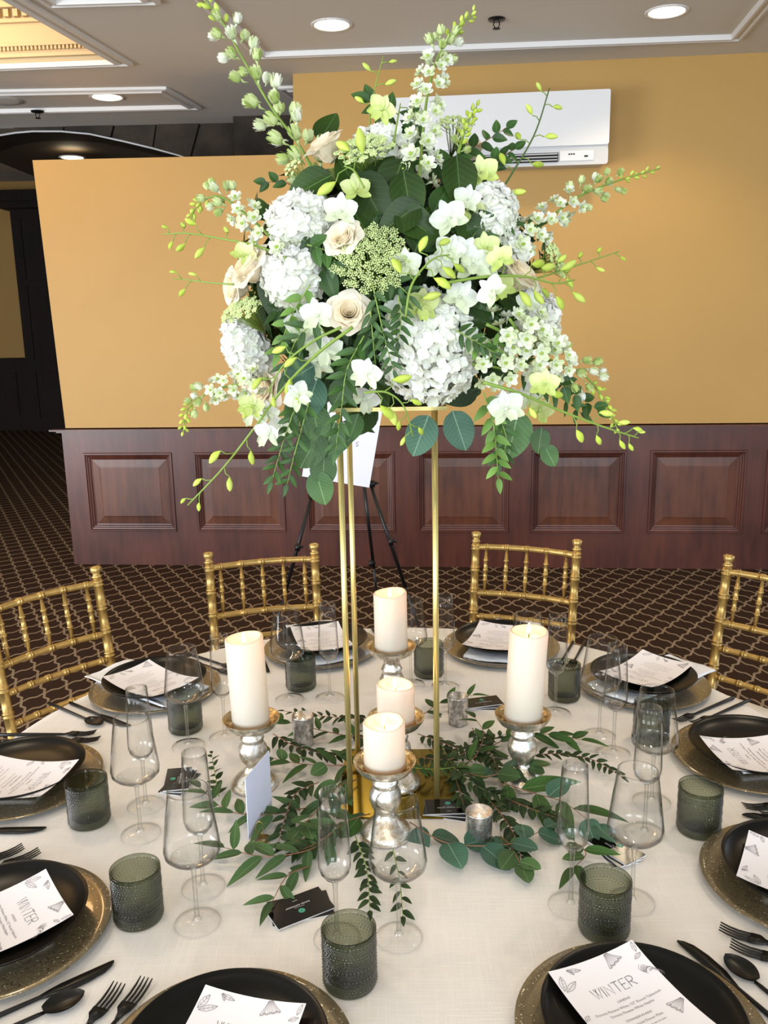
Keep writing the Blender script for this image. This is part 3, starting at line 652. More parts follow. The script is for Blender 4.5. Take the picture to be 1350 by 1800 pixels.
def letter_strokes():
    L = {'W': [[(0, 1), (.28, 0), (.56, 1)], [(.34, 1), (.62, 0), (.90, 1)]], 'I': [[(0, 1), (0, 0)]], 'N': [[(0, 0), (0, 1), (.6, 0), (.6, 1)]],
         'T': [[(0, 1), (.62, 1)], [(.31, 1), (.31, 0)]], 'E': [[(.5, 1), (0, 1), (0, 0), (.5, 0)], [(0, .52), (.42, .52)]],
         'R': [[(0, 0), (0, 1), (.32, 1), (.5, .9), (.55, .75), (.5, .58), (.32, .48), (0, .48)], [(.22, .48), (.6, 0)]]}
    adv = {'W': 1.08, 'I': .24, 'N': .82, 'T': .80, 'E': .70, 'R': .62}
    mb = MB(); x = 0; wid = sum(adv[c] for c in 'WINTER'); s = 0.0165; x0_ = -wid * s / 2
    for c in 'WINTER':
        for st in L[c]: mb.ribbon([(x0_ + (x + a) * s, 0.044 + b_ * s) for a, b_ in st], 0.00085)
        x += adv[c]
    return mb
def arc_pts(c, r, a0, a1, n=7): return [(c[0] + r * cos(radians(a0 + (a1 - a0) * i / n)), c[1] + r * sin(radians(a0 + (a1 - a0) * i / n))) for i in range(n + 1)]
def art():
    mb = MB(); W = 0.00045
    def leaf(x, y, a, L, w_, veins=3):
        A = radians(a); f = lambda u, v: (x + cos(A) * u - sin(A) * v, y + sin(A) * u + cos(A) * v)
        for sgn in (1, -1): mb.ribbon([f(L * i / 8, sgn * w_ * sin(pi * i / 8)) for i in range(9)], W * 1.4)
        mb.ribbon([f(0, 0), f(L, 0)], W)
        for k in range(1, veins + 1):
            u = L * k / (veins + 1.5)
            for sgn in (1, -1): mb.ribbon([f(u, 0), f(u + L * .14, sgn * w_ * .62 * sin(pi * u / L))], W * .8)
    def bell(x, y, a, L, w_):
        A = radians(a); f = lambda u, v: (x + cos(A) * u - sin(A) * v, y + sin(A) * u + cos(A) * v)
        n = 9; rim = [f(L + 0.10 * L * sin(k * 2.4), (-1 + 2 * k / n) * w_) for k in range(n + 1)]
        for k in range(n + 1): mb.ribbon([f(0, (-1 + 2 * k / n) * w_ * .18), f(L * .55, (-1 + 2 * k / n) * w_ * .55), rim[k]], W * (1.5 if k in (0, n) else .9))
        mb.ribbon(rim, W * 1.8)
        for k in range(n):
            m_ = ((rim[k][0] + rim[k + 1][0]) / 2, (rim[k][1] + rim[k + 1][1]) / 2); q = f(L * 1.14, (-1 + 2 * (k + .5) / n) * w_)
            mb.ribbon([rim[k], q, rim[k + 1]], W * 1.3)
    def frill(x, y, r):
        for k in range(5):
            for j in range(3):
                a = 90 + k * 36 - 60; rr = r * (0.45 + 0.28 * j); mb.ribbon(arc_pts((x + rr * 0.4 * cos(radians(a)), y + rr * 0.7 * sin(radians(a - 90)) * 0.8), r * 0.34, a - 70, a + 70, 6), W * 1.2)
    hx, hy = MW / 2, MH / 2
    leaf(-hx + 0.004, hy - 0.034, 70, 0.024, 0.0045); leaf(-hx + 0.006, hy - 0.036, 28, 0.026, 0.0042); leaf(-hx + 0.026, hy - 0.006, -12, 0.022, 0.003, 2); leaf(-hx + 0.028, hy - 0.004, -60, 0.012, 0.002, 1)
    bell(hx - 0.050, hy - 0.001, -72, 0.018, 0.014); leaf(hx - 0.004, hy - 0.002, -100, 0.016, 0.003, 1); leaf(hx - 0.016, hy - 0.026, 20, 0.014, 0.003, 2)
    frill(hx - 0.008, hy - 0.052, 0.018)
    bell(hx - 0.004, -0.004, 200, 0.020, 0.012); leaf(-hx + 0.001, 0.018, 40, 0.012, 0.003, 1); leaf(-hx + 0.001, 0.0, -30, 0.018, 0.004)
    bell(-hx + 0.012, -hy + 0.003, 62, 0.022, 0.013); leaf(hx - 0.03, -hy + 0.004, 40, 0.026, 0.005); leaf(hx - 0.05, -hy + 0.004, 110, 0.018, 0.004); frill(0.0, -hy + 0.008, 0.012)
    return mb
def squiggles(rows):
    mb = MB()
    for y, x0_, x1_ in rows:
        x = x0_
        while x < x1_:
            wl = random.uniform(0.004, 0.010); mb.ribbon([(x, y), (min(x + wl, x1_), y)], 0.0009); x += wl + 0.0014
    return mb
TX = text_mesh([('LINENS', 0, 0.0315, 0.0052, 1.25, 'CENTER'), ('Durants Panama White 132" Round Tablecloth', 0, 0.0215, 0.0057, 1.0, 'CENTER'), ('Durants Panama White Napkin', 0, 0.0135, 0.0057, 1.0, 'CENTER'),
    ('DINNERWARE', 0, 0.0005, 0.0052, 1.25, 'CENTER'), ('Charcoal Dinner Plate', 0.006, -0.0085, 0.0057, 1.0, 'CENTER')], 'menu_text', None)
TX.merge(squiggles([(-0.017, -0.028, 0.030), (-0.030, -0.014, 0.014), (-0.039, -0.040, 0.040), (-0.047, -0.034, 0.036), (-0.055, -0.042, 0.040), (-0.063, -0.022, 0.024)]))
card_me = draped(MB().grid(lambda u, v: ((v - .5) * MW, (u - .5) * MH, 0), 14, 10), 0.0); 
card_back = draped(MB().grid(lambda u, v: ((v - .5) * MW, (.5 - u) * MH, 0), 14, 10), -0.0005)
card_me.merge(card_back); card_me = card_me.mesh('menu_sheet', M_PAPER)
tx_me = draped(TX, 0.0004).mesh('menu_text', M_INKG, False)
wt_me = draped(letter_strokes(), 0.0004).mesh('menu_title', M_INK, False)
ar_me = draped(art(), 0.0004).mesh('menu_drawing', M_INKG, False)
def napkin(inner, wd=0.072):
    mb = MB(); prof = [(-0.205, 0.0165), (-0.19, 0.0185), (-0.16, 0.0188), (-0.10, 0.0178), (0.0, 0.0178), (inner - 0.02, 0.0185), (inner - 0.004, 0.0175), (inner, 0.0135)]
    nv = 12
    def fold(v): return 0.0022 * sin(v * 9) * (1 if abs(v) < 1 else 0)
    vs = []; fs = []
    for k, (y, z) in enumerate(prof):
        for j in range(nv + 1):
            v = -1 + 2 * j / nv; lip = 1 if k in (0, len(prof) - 1) else 0
            vs.append((v * wd * (1 - 0.03 * lip), y + 0.006 * sin(v * 3 + k), z + (0.0006 * sin(v * 12 + k))))
    lo = [(y, max(0.0105, z - 0.007)) if -0.14 <= y < 0.12 else (y, z - 0.0025) for y, z in prof]
    n0 = len(vs)
    for k, (y, z) in enumerate(lo):
        for j in range(nv + 1):
            v = -1 + 2 * j / nv; vs.append((v * wd, y + 0.006 * sin(v * 3 + k), z))
    m_ = nv + 1; K = len(prof)
    for k in range(K - 1):
        for j in range(nv):
            a = k * m_ + j; fs.append((a, a + 1, a + m_ + 1, a + m_)); b_ = n0 + a; fs.append((b_, b_ + m_, b_ + m_ + 1, b_ + 1))
        for j in (0, nv): a = k * m_ + j; fs.append((a, a + m_, n0 + a + m_, n0 + a))
    for j in range(nv):
        fs.append((j, n0 + j, n0 + j + 1, j + 1)); a = (K - 1) * m_ + j; fs.append((a, a + 1, n0 + a + 1, n0 + a))
    return mb.add(vs, fs)
nap_far = napkin(0.128).mesh('napkin', M_NAPKIN); nap_near = napkin(0.06).mesh('napkin', M_NAPKIN)
# cutlery (handle toward -y)
def strip(sec, th=0.0022):           # sec: y, halfwidth, z centre, centre x
    mb = MB(); vs = []; fs = []
    for y, hw, z, cx in sec: vs += [(cx - hw, y, z - th / 2), (cx + hw, y, z - th / 2), (cx + hw, y, z + th / 2), (cx - hw, y, z + th / 2)]
    for k in range(len(sec) - 1):
        for i in range(4): j = (i + 1) % 4; fs.append((4 * k + i, 4 * k + j, 4 * k + 4 + j, 4 * k + 4 + i))
    fs += [(3, 2, 1, 0), tuple(4 * (len(sec) - 1) + i for i in range(4))]
    return mb.add(vs, fs)
def handle(y1): return MB().tube([(0, -0.115, 0.0045), (0, -0.113, 0.0045), (0, -0.06, 0.0045), (0, y1 - 0.01, 0.004), (0, y1, 0.0035)], [0.002, 0.0042, 0.0040, 0.0030, 0.0024], 10)
knife_h = handle(0.02).mesh('handle', M_BLACK)
knife_b = strip([(0.01, 0.0035, 0.004, 0), (0.022, 0.006, 0.004, 0.0), (0.04, 0.0095, 0.004, 0.001), (0.075, 0.0100, 0.004, 0.001), (0.10, 0.0080, 0.004, -0.001), (0.113, 0.0045, 0.004, -0.0045), (0.119, 0.0008, 0.004, -0.0075)], 0.0025).mesh('blade', M_BLACK)
def bowlfn(u, v):
    y = 0.050 + 0.058 * u; hw = 0.0195 * (sin(pi * min(1, u * 0.94 + 0.06)) ** 0.62); a = (v - .5) * 2
    return (a * hw, y, 0.0085 - 0.007 * (1 - a * a) * sin(pi * u) ** 0.5 + 0.001)
spoon_h = handle(0.052).mesh('handle', M_BLACK)
mbs = MB().grid(bowlfn, 14, 10); mbs.merge(MB().grid(lambda u, v: tuple(V(bowlfn(u, 1 - v)) + V((0, 0, -0.0014))), 14, 10)); spoon_b = mbs.mesh('bowl', M_BLACK)
fork_h = handle(0.04).mesh('handle', M_BLACK)
fork_n = strip([(0.036, 0.0030, 0.004, 0), (0.046, 0.0050, 0.005, 0), (0.054, 0.0105, 0.006, 0), (0.068, 0.0118, 0.0045, 0)], 0.0022).mesh('neck', M_BLACK)
tine = strip([(0.066, 0.0017, 0.0045, 0), (0.085, 0.0015, 0.0040, 0), (0.10, 0.0012, 0.0060, 0), (0.112, 0.0005, 0.0095, 0)], 0.0018).mesh('tine', M_BLACK)
def cutlery(kind, M, label, group):
    t = thing(kind, label, {'table_knife': 'knife', 'table_spoon': 'spoon', 'table_fork': 'fork'}[kind], M, group)
    if kind == 'table_knife': put('handle', knife_h, t, M); put('blade', knife_b, t, M)
    elif kind == 'table_spoon': put('handle', spoon_h, t, M); put('bowl', spoon_b, t, M)
    else:
        put('handle', fork_h, t, M); put('neck', fork_n, t, M)
        for k in range(4): put('tine', tine, t, M @ T(-0.0095 + 0.00633 * k, 0, 0))
# glasses
wine_b = MB().lathe([(0.00350, 0.098), (0.00750, 0.1015), (0.02180, 0.109), (0.03597, 0.1185), (0.04306, 0.126), (0.04447, 0.135), (0.04197, 0.155), (0.03761, 0.19), (0.03216, 0.229), (0.03161, 0.2345), (0.03074, 0.2345), (0.03117, 0.228), (0.03662, 0.189), (0.04077, 0.155), (0.04316, 0.136), (0.04197, 0.128), (0.03488, 0.120), (0.02071, 0.111), (0.00055, 0.1055)], 56).mesh('bowl', M_GLASS)
flute_b = MB().lathe([(0.0030, 0.098), (0.007, 0.101), (0.015, 0.107), (0.0225, 0.117), (0.0250, 0.127), (0.0253, 0.135), (0.0240, 0.17), (0.0215, 0.22), (0.0203, 0.249), (0.0196, 0.249), (0.0208, 0.22), (0.0232, 0.17), (0.0244, 0.135), (0.0240, 0.127), (0.0215, 0.118), (0.014, 0.109), (0.0005, 0.106)], 48).mesh('bowl', M_GLASS)
stem_me = MB().lathe([(0.0075, 0.005), (0.0055, 0.008), (0.0040, 0.014), (0.0033, 0.03), (0.0032, 0.07), (0.0036, 0.09), (0.0048, 0.098), (0.0065, 0.1015)], 20).mesh('stem', M_STEM)
foot_me = MB().lathe([(0.0355, 0.0004), (0.0365, 0.0010), (0.0362, 0.0018), (0.025, 0.0026), (0.012, 0.0036), (0.0075, 0.0052)], 56).mesh('foot', M_GLASS)
def glass(kind, x, y, label, group):
    M = T(x, y, TZ + 0.0008) @ RZ(random.uniform(0, 6)); t = thing(kind, label, 'glass', M, group)
    put('bowl', wine_b if kind == 'wine_glass' else flute_b, t, M); put('stem', stem_me, t, M); put('foot', foot_me, t, M)
for me_ in (wine_b, flute_b):
    me_.materials.append(M_STEM)
    for pl__ in me_.polygons:
        if pl__.center.z < 0.1195 or pl__.center.z > (0.2335 if me_ is wine_b else 0.2475): pl__.material_index = 1
tum_body = MB().lathe([(0.0005, 0.0), (0.034, 0.0), (0.0375, 0.002), (0.0385, 0.006), (0.0385, 0.082), (0.0395, 0.088), (0.0395, 0.0905), (0.0375, 0.0905), (0.0362, 0.084), (0.0358, 0.018), (0.030, 0.012), (0.0005, 0.011)], 56).mesh('body', M_SMOKE)
def beads():
    mb = MB(); z = 0.005; rows = []
    pat = [1.5, 1.5, .9, .9, .9, .9, 1.6, .8, .8, .8, .8, 1.6, .8, .8, .8, .8, .8, 1.5, 1.5, .8, .8, .8, .8, 1.6, .8, .8, .8]
    k = 0
    while z < 0.0835:
        s = pat[k % len(pat)] * 0.0016; z += s; n = int(2 * pi * 0.0385 / (s * 2.15))
        for i in range(n):
            a = 2 * pi * (i + 0.5 * (k % 2)) / n; c = V((0.0385 * cos(a), 0.0385 * sin(a), z)); o = V((cos(a), sin(a), 0)); tt = V((-sin(a), cos(a), 0)); up = V((0, 0, 1))
            mb.add([c + tt * s, c + up * s * .95, c - tt * s, c - up * s * .95, c + o * s * 0.85], [(1, 0, 4), (2, 1, 4), (3, 2, 4), (0, 3, 4)])
        z += s; k += 1
    return mb
bead_me = beads().mesh('bead_rows', M_BEAD)
def tumbler(x, y, label):
    M = T(x, y, TZ + 0.0008) @ RZ(random.uniform(0, 6)); t = thing('beaded_tumbler', label, 'tumbler', M, 'smoky green beaded tumblers')
    put('body', tum_body, t, M); put('bead_rows', bead_me, t, M, kind='stuff')
def polar(r, a): return (r * cos(radians(a)), r * sin(radians(a)))
# seat name, charger x, y, seat angle, menu centre dx, dy, turn, near?, tumbler, wine, flute, cutlery
SEATS = [
 ('at the bottom, left of centre', -.224, -.728, -107, .008, -.020, 2.7, True, (.579, -97.2), (-.001, -.483), (-.097, -.483), 'ff'),
 ('at the bottom right', .317, -.683, -65, 0, .006, 0, True, (.569, -56.1), (.379, -.405), (.278, -.413), 'ks'),
 ('at the lower left edge', -.625, -.465, -143.5, .015, -.015, .4, True, (.600, -134.3), (-.322, -.443), (-.331, -.354), 'ksff'),
 ('at the middle left edge', -.786, -.003, 180, .042, .008, -9.9, True, (.611, -165.9), (-.482, -.193), (-.499, -.094), 'kff'),
 ('at the lower right edge', .676, -.368, -28.6, -.026, -.007, -.6, True, (.592, -20.3), (.498, -.106), (.454, -.212), 'kff'),
 ('at the middle right edge', .759, .051, 3.8, -.038, 0, 2.2, True, (.589, 14.6), (.461, .175), (.472, .090), 'ff'),
 ('by the cut-off right chair', .633, .439, 34.8, .004, -.02, 9, False, (.566, 42.0), (.321, .339), (.383, .290), 'ff'),
 ('by the chair right of the stand', .305, .715, 67, .012, .012, 3, False, (.545, 80.5), (.040, .473), (.129, .455), 'ff'),
 ('by the chair left of the stand', -.211, .725, 106.2, 0, .0, 0, False, (.527, 117.8), (-.268, .393), (-.166, .399), 'kff'),
 ('by the far left chair', -.624, .46, 143.6, .02, .008, -2, False, (.547, 154.6), (-.470, .152), (-.394, .191), 'ksff')]
for nme, cx, cy, a, mdx, mdy, turn, near, tum, wi, fl, cut in SEATS:
    S = T(cx, cy, TZ) @ RZ(radians(a + 90))       # local +y toward the table centre, +x to the diner's right
    M = S @ T(0, 0, 0.0006)
    thing('charger_plate', 'bronze glitter glass charger plate of the place ' + nme, 'charger', M, 'bronze glitter chargers', charger_me)
    thing('folded_napkin', 'white folded napkin under the black plate ' + nme, 'napkin', S @ T(0, 0, 0.0006), 'white napkins', nap_near if near else nap_far)
    P = S @ T(0, 0, 0.0192)
    thing('dinner_plate', 'black coupe dinner plate of the place ' + nme, 'plate', P, 'black coupe plates', plate_me)
    Mm = P @ T(mdx, mdy, 0) @ RZ(radians(turn))
    t = thing('menu_card', 'printed menu card on the black plate ' + nme, 'menu', Mm, 'menu cards')
    put('sheet', card_me, t, Mm); put('title', wt_me, t, Mm); put('text_lines', tx_me, t, Mm); put('line_drawings', ar_me, t, Mm)
    x, y = polar(*tum); tumbler(x, y, 'smoky green beaded tumbler of the place ' + nme)
    glass('wine_glass', wi[0], wi[1], 'clear stemmed wine glass of the place ' + nme, 'stemmed wine glasses')
    glass('champagne_flute', fl[0], fl[1], 'clear champagne flute of the place ' + nme, 'champagne flutes')
    nf = 0
    for ch in cut:
        if ch == 'k': cutlery('table_knife', S @ T(0.178, 0.0, 0.0005), 'black table knife of the place ' + nme, 'black knives')
        if ch == 's': cutlery('table_spoon', S @ T(0.210, -0.045, 0.0005), 'black table spoon of the place ' + nme, 'black spoons')
        if ch == 'f':
            cutlery('table_fork', S @ T(-0.183 - 0.032 * nf, -0.005 - 0.02 * nf, 0.0005), ('inner' if nf == 0 else 'outer') + ' black fork of the place ' + nme, 'black forks'); nf += 1
# ================================================================== FLOWER STAND
BM = T(0.0, 0.0, TZ)
fs_ = thing('flower_stand', 'tall slim gold four-pole flower stand in the middle of the table', 'stand', BM)
zb = TZ + 0.0005
put('base_plate', MB().prism([(-0.118, -0.15, zb), (0.113, -0.157, zb), (0.126, 0.115, zb), (-0.112, 0.12, zb)], (0, 0, 0.003)).mesh('base_plate', M_BASEG, False), fs_)
ZP = TZ + 0.775
poles = [(0.078, -0.096), (-0.093, -0.093), (-0.085, 0.1), (0.087, 0.1)]
for x, y in poles: put('pole', MB().lathe([(0.0056, zb + 0.003), (0.0056, ZP)], 16, T(x, y, 0), True).mesh('pole', M_STAND), fs_)
put('top_plate', MB().box((-0.003, 0.002, ZP + 0.0035), (0.205, 0.225, 0.007)).mesh('top_plate', M_STAND, False), fs_)
# ================================================================== CANDLES
def holder_me(h, r):
    k = h / 0.15; s = r / 0.058
    outer_ = [(0.0005, 0.0), (0.047, 0.0), (0.049, 0.003), (0.047, 0.010), (0.038, 0.020), (0.024, 0.032 * k), (0.0165, 0.044 * k), (0.017, 0.050 * k), (0.025, 0.058 * k), (0.0295, 0.072 * k), (0.0290, 0.086 * k), (0.0225, 0.098 * k), (0.0225, 0.102 * k), (0.0245, 0.106 * k), (0.0215, 0.111 * k), (0.0185, 0.116 * k), (0.020, h - 0.029), (0.034 * s, h - 0.026), (0.048 * s, h - 0.018), (0.0565 * s, h - 0.006), (0.058 * s, h)]
    inner_ = [(0.058 * s, h), (0.0565 * s, h + 0.0005), (0.050 * s, h - 0.009), (0.042 * s, h - 0.013), (0.0005, h - 0.014)]
    return MB().lathe(outer_, 48), MB().lathe(inner_, 48)
def candle_set(x, y, h, ch, r, lab, lit, tilt=(0, 0), hole_=0.016):
    M = T(x, y, TZ + 0.0035 if abs(x) < 0.11 and y > -0.16 and y < 0.11 else TZ + 0.0006)
    t = thing('candle_holder', 'mottled mercury glass pedestal candle holder ' + lab, 'candle holder', M, 'mercury glass candle holders')
    o, i = holder_me(h, r)
    put('pedestal', o.mesh('pedestal', M_MERC), t, M); put('dish_lining', i.mesh('dish_lining', M_MERCG), t, M)
    Mc = M @ T(0, 0, h - 0.0135) @ Matrix.Rotation(tilt[0], 4, 'Y') @ Matrix.Rotation(tilt[1], 4, 'X')
    c = thing('pillar_candle', ('lit ' if lit else '') + 'ivory pillar candle ' + lab, 'candle', Mc, 'ivory pillar candles')
    R_ = 0.0381
    body = MB().lathe([(0.0005, 0), (R_ - 0.002, 0), (R_, 0.002), (R_, ch * 0.5), (R_, ch - 0.004), (R_ - 0.0012, ch - 0.001), (R_ - 0.003, ch), (R_ - 0.006, ch - 0.001), (R_ - 0.009, ch - hole_ * 0.45), (R_ - 0.016, ch - hole_ * 0.85), (0.0005, ch - hole_)], 48)
    ph = random.uniform(0, 6); zz = []
    for q in body.v:
        a = atan2(q[1], q[0]); zz.append((q[0], q[1], q[2] + (0.0022 * sin(a + ph) + 0.0012 * sin(2 * a + ph)) * max(0, (q[2] - ch + 0.03) / 0.03)))
    body.v = zz
    put('wax_body', body.mesh('wax_body', M_WAX), c, Mc)
    put('wick', MB().tube([(0, 0, ch - hole_), (0.001, 0, ch - hole_ + 0.007), (-0.002, 0, ch - hole_ + 0.011)], 0.0009, 6).mesh('wick', M_WICK), c, Mc)
    put('flame', MB().lathe([(0.0003, 0), (0.0036, 0.004), (0.0044, 0.008), (0.0030, 0.014), (0.0003, 0.022)], 12, T(-0.001, 0, ch - hole_ + 0.008)).mesh('flame', M_FLAME), c, Mc)
    q = Mc @ V((0.010, -0.010, ch - hole_ * 0.62)); bulb('candle_light', q, lit * 1.1, (1.0, 0.36, 0.06), 0.002)
candle_set(-.294, -.021, .150, .186, .058, 'at the left, behind the pale place card', 0.10, (-0.03, 0), 0.020)
candle_set(.256, -.024, .152, .190, .0565, 'at the right, tall, beside the dark sprigs', 0.06, (0.05, 0), 0.014)
candle_set(-.022, -.204, .150, .090, .0575, 'nearest the camera between the gold poles', 0.22)
candle_set(.000, -.030, .150, .083, .0575, 'short, directly behind the nearest short candle', 0.30)
candle_set(-.008, .250, .196, .142, .0575, 'furthest back, between the gold poles', 0.10, (-0.008, 0), 0.020)
vb_o = MB().lathe([(0.0005, 0.0), (0.021, 0.0), (0.0225, 0.002), (0.0245, 0.068), (0.0245, 0.0700), (0.0232, 0.0700), (0.0212, 0.006), (0.0005, 0.005)], 36).mesh('cup', M_VOT)
vc = MB().lathe([(0.0005, 0.0), (0.019, 0.0), (0.0198, 0.002), (0.0198, 0.040), (0.016, 0.041), (0.0005, 0.039)], 28).mesh('wax_body', M_WAX)
vf = MB().lathe([(0.0003, 0), (0.0028, 0.003), (0.0034, 0.006), (0.0022, 0.011), (0.0003, 0.016)], 12, T(0, 0, 0.042)).mesh('flame', M_FLAME)
for (px0, py0), lab, lit in (((842, 1487), 'in front on the right, beside the black cards', 0.05), ((534, 1308), 'at the left between the tall candle and the poles', 0.06), ((805, 1272), 'at the back, right of the gold pole', 0.0)):
    p = atz(px0, py0, TZ); M = T(p.x, p.y, TZ + 0.0006)
    t = thing('votive_holder', 'small silvery mercury glass votive cup ' + lab, 'votive holder', M, 'silver votive cups'); put('cup', vb_o, t, M)
    if lit:
        Mv = M @ T(0, 0, 0.0055); t = thing('votive_candle', 'lit votive candle in the cup ' + lab, 'candle', Mv, 'votive candles'); put('wax_body', vc, t, Mv); put('flame', vf, t, Mv)
        bulb('votive_light', Mv @ V((0.009, -0.006, 0.050)), lit * 2, (1, 0.5, 0.14), 0.002)
# ================================================================== BLACK CARDS, PLACE CARD
def emblem():
    mb = MB()
    for k in range(8):
        a = k * pi / 4; c, s = cos(a), sin(a); f = lambda u, v: (c * u - s * v, s * u + c * v)
        mb.ribbon([f(0.0012, 0), f(0.0055, 0)], 0.0011, 0)
        for sg in (1, -1): mb.ribbon([f(0.0022, 0), f(0.0040, sg * 0.0019), f(0.0058, sg * 0.0010)], 0.0006, 0)
    return mb
em_me = emblem().mesh('emblem', M_TEAL, False)
ct = text_mesh([('DAVID ANTHONY', 0, -0.0095, 0.0052, 1.0, 'CENTER')], 't', None).mesh('lettering', M_WHITEP, False)
sq = MB().ribbon([(-0.010, -0.0050), (-0.007, -0.0035), (-0.005, -0.0060), (-0.002, -0.0038), (0.001, -0.0058), (0.004, -0.0042), (0.008, -0.0052)], 0.0005).mesh('script_line', M_WHITEP, False)
sq2 = MB().ribbon([(-0.005, -0.022), (-0.003, -0.0212), (-0.001, -0.0222), (0.001, -0.0212), (0.004, -0.022)], 0.0007).mesh('small_line', M_WHITEP, False)
def cards(ctr, ang, n, label, fan=8, sw=0.089, sh=0.051):
    M0 = T(ctr.x, ctr.y, TZ) @ RZ(radians(ang))
    for k in range(n):
        a = radians((k - (n - 1)) * fan); Mk = M0 @ T(0, 0, 0.0012 + 0.0034 * k) @ RZ(a) @ T(0.003 * k, 0.002 * k, 0)
        t = thing('business_card', label + (', on top' if k == n - 1 else (', lowest card' if k == 0 else ', middle card')), 'card', Mk, 'black business cards')
        put('card_core', MB().box((0, 0, 0), (sw, sh, 0.0022)).mesh('card_core', M_CARDEDGE, False), t, Mk)
        put('black_face', MB().box((0, 0, 0.0014), (sw, sh, 0.0006)).mesh('black_face', M_CARD, False), t, Mk)
        if k == n - 1:
            E_ = Mk @ T(0, 0.004, 0.0019)
            put('emblem', em_me, t, E_ @ T(0, 0.006, 0)); put('lettering', ct, t, E_); put('script_line', sq, t, E_); put('small_line', sq2, t, E_)
cards(atz(528, 1598, TZ), 211, 2, 'black business card by the nearest flute at lower left', 14, 0.10, 0.062)
cards(atz(783, 1427, TZ), 2, 3, 'black business card on the gold base corner', 10)
cards(atz(1076, 1497, TZ), -55, 3, 'black business card under leaves at right', 9)
cards(atz(846, 1241, TZ), 14, 3, 'black business card behind the right pillar candle', 10)
cards(atz(316, 1378, TZ), 98, 3, 'black business card at left behind the near flute', 12)
b0, b1 = atz(437, 1477, TZ + 0.002), atz(478, 1422, TZ + 0.002)
Mp = frame((b0 + b1) / 2 + V((0, 0, 0.001)), (0, 0, 1), V((-(b1 - b0).y, (b1 - b0).x, 0))); Lc = (b1 - b0).length
t = thing('place_card', 'tall blank pale card standing upright at left of the greenery', 'card', Mp)
put('sheet', MB().box((0, 0, 0.062), (Lc, 0.0012, 0.124)).mesh('sheet', M_PLACE, False), t, Mp)
ph_ = atz(462, 1478, TZ)
Mw = T(ph_.x, ph_.y, TZ + 0.001); t = thing('card_clip', 'gold spiral wire clip holding the tall pale card', 'card holder', Mw)
put('spiral_base', MB().tube([(0.017 * (1 - k / 70) * cos(k * 0.42), 0.017 * (1 - k / 70) * sin(k * 0.42), 0.0014) for k in range(56)], 0.0011, 6).mesh('spiral_base', M_WIRE), t, Mw)
put('loop', MB().tube([(0, 0, 0.002), (0, 0, 0.012)] + [(-0.005 + 0.007 * sin(radians(a)), 0.001, 0.025 - 0.013 * cos(radians(a))) for a in range(0, 361, 24)], 0.0007, 6).mesh('loop', M_WIRE), t, Mw)
# ================================================================== EASEL AND SIGN
YE = 2.7
A0 = at(590, 705, YE) + V((0, 0.10, 0))
e = thing('easel', 'black folding metal tripod easel standing before the panelled wall', 'easel', T(A0.x, 2.8, 0))
def leg(p, q, r0=0.0095):
    p, q = V(p), V(q); mb = MB().tube([p, p.lerp(q, 0.62)], r0, 8); mb.tube([p.lerp(q, 0.60), q], r0 * 0.75, 8); return mb
L1 = at(545, 880, YE); L2 = at(497, 1060, YE); dL = (L2 - L1); foot1 = L1 + dL * (L1.z / -dL.z)
R1 = at(654, 862, YE); R2 = at(711, 1030, YE); dR = (R2 - R1); foot2 = R1 + dR * (R1.z / -dR.z)
B1 = at(640, 857, 2.95); B2 = at(661, 1035, 3.15); dB = (B2 - B1); foot3 = B1 + dB * (B1.z / -dB.z)
topc = V((-0.27, 2.78, 1.55))
for a_, f_ in ((L1, foot1), (R1, foot2), (B1, foot3)):
    up_ = a_ + (a_ - f_) * ((1.34 - a_.z) / (a_ - f_).z); up_.y = 2.76 if a_ is not B1 else 2.79; up_ = up_.lerp(V((-0.255, up_.y, 1.34)), 0.7); a_.y += 0.03
    put('leg', leg(up_, a_).merge(leg(a_, f_ + V((0, 0, 0.008)))).mesh('leg', M_EASEL), e)
    put('foot', MB().lathe([(0.0005, 0), (0.014, 0), (0.013, 0.012), (0.009, 0.03)], 12, T(f_.x, f_.y, 0)).mesh('foot', M_EASEL), e)
for x, y, Y in ((523, 962, YE), (687, 952, YE), (652, 990, 3.08), (655, 850, YE + 0.04)):
    p = at(x, y, Y); put('clamp', MB().box((p.x, p.y, p.z), (0.024, 0.03, 0.034)).tube([p + V((0.01, 0, 0)), p + V((0.028, -0.004, 0.004))], 0.007, 8).mesh('clamp', M_EASEL), e)
b0, b1 = at(531, 837, YE - 0.03), at(649, 857, YE - 0.03); bc = (b0 + b1) / 2; ax = (b1 - b0).normalized(); up = V((-ax.z, 0.03, ax.x)).normalized()
Mb = frame(bc, ax.cross(up) * -1, up); Mb = Matrix((ax, ax.cross(up).normalized() * -1, up)).transposed().to_4x4(); Mb.translation = bc
t = thing('sign_board', 'white sign board tilted on the easel, mostly hidden by the flowers', 'sign', Mb)
wb = (b1 - b0).length
put('board', MB().box((0, 0, 0.23), (wb, 0.008, 0.46)).mesh('board', M_BOARD, False), t, Mb)
ls = MB()
def sstroke(cx_, cz_, s):
    pts = [(0.4, 0.9), (0.1, 1.0), (-0.3, 0.85), (-0.35, 0.55), (0, 0.4), (0.35, 0.2), (0.3, -0.1), (0, -0.25), (-0.35, -0.1)]
    ls.tube([(cx_ + a * s, -0.0048, cz_ + b_ * s) for a, b_ in pts], 0.0011, 5)
sstroke(0.075, 0.20, 0.018); sstroke(0.066, 0.30, 0.016); sstroke(-0.01, 0.26, 0.02); sstroke(0.02, 0.24, 0.015)
put('lettering', ls.mesh('lettering', M_INK), t, Mb)

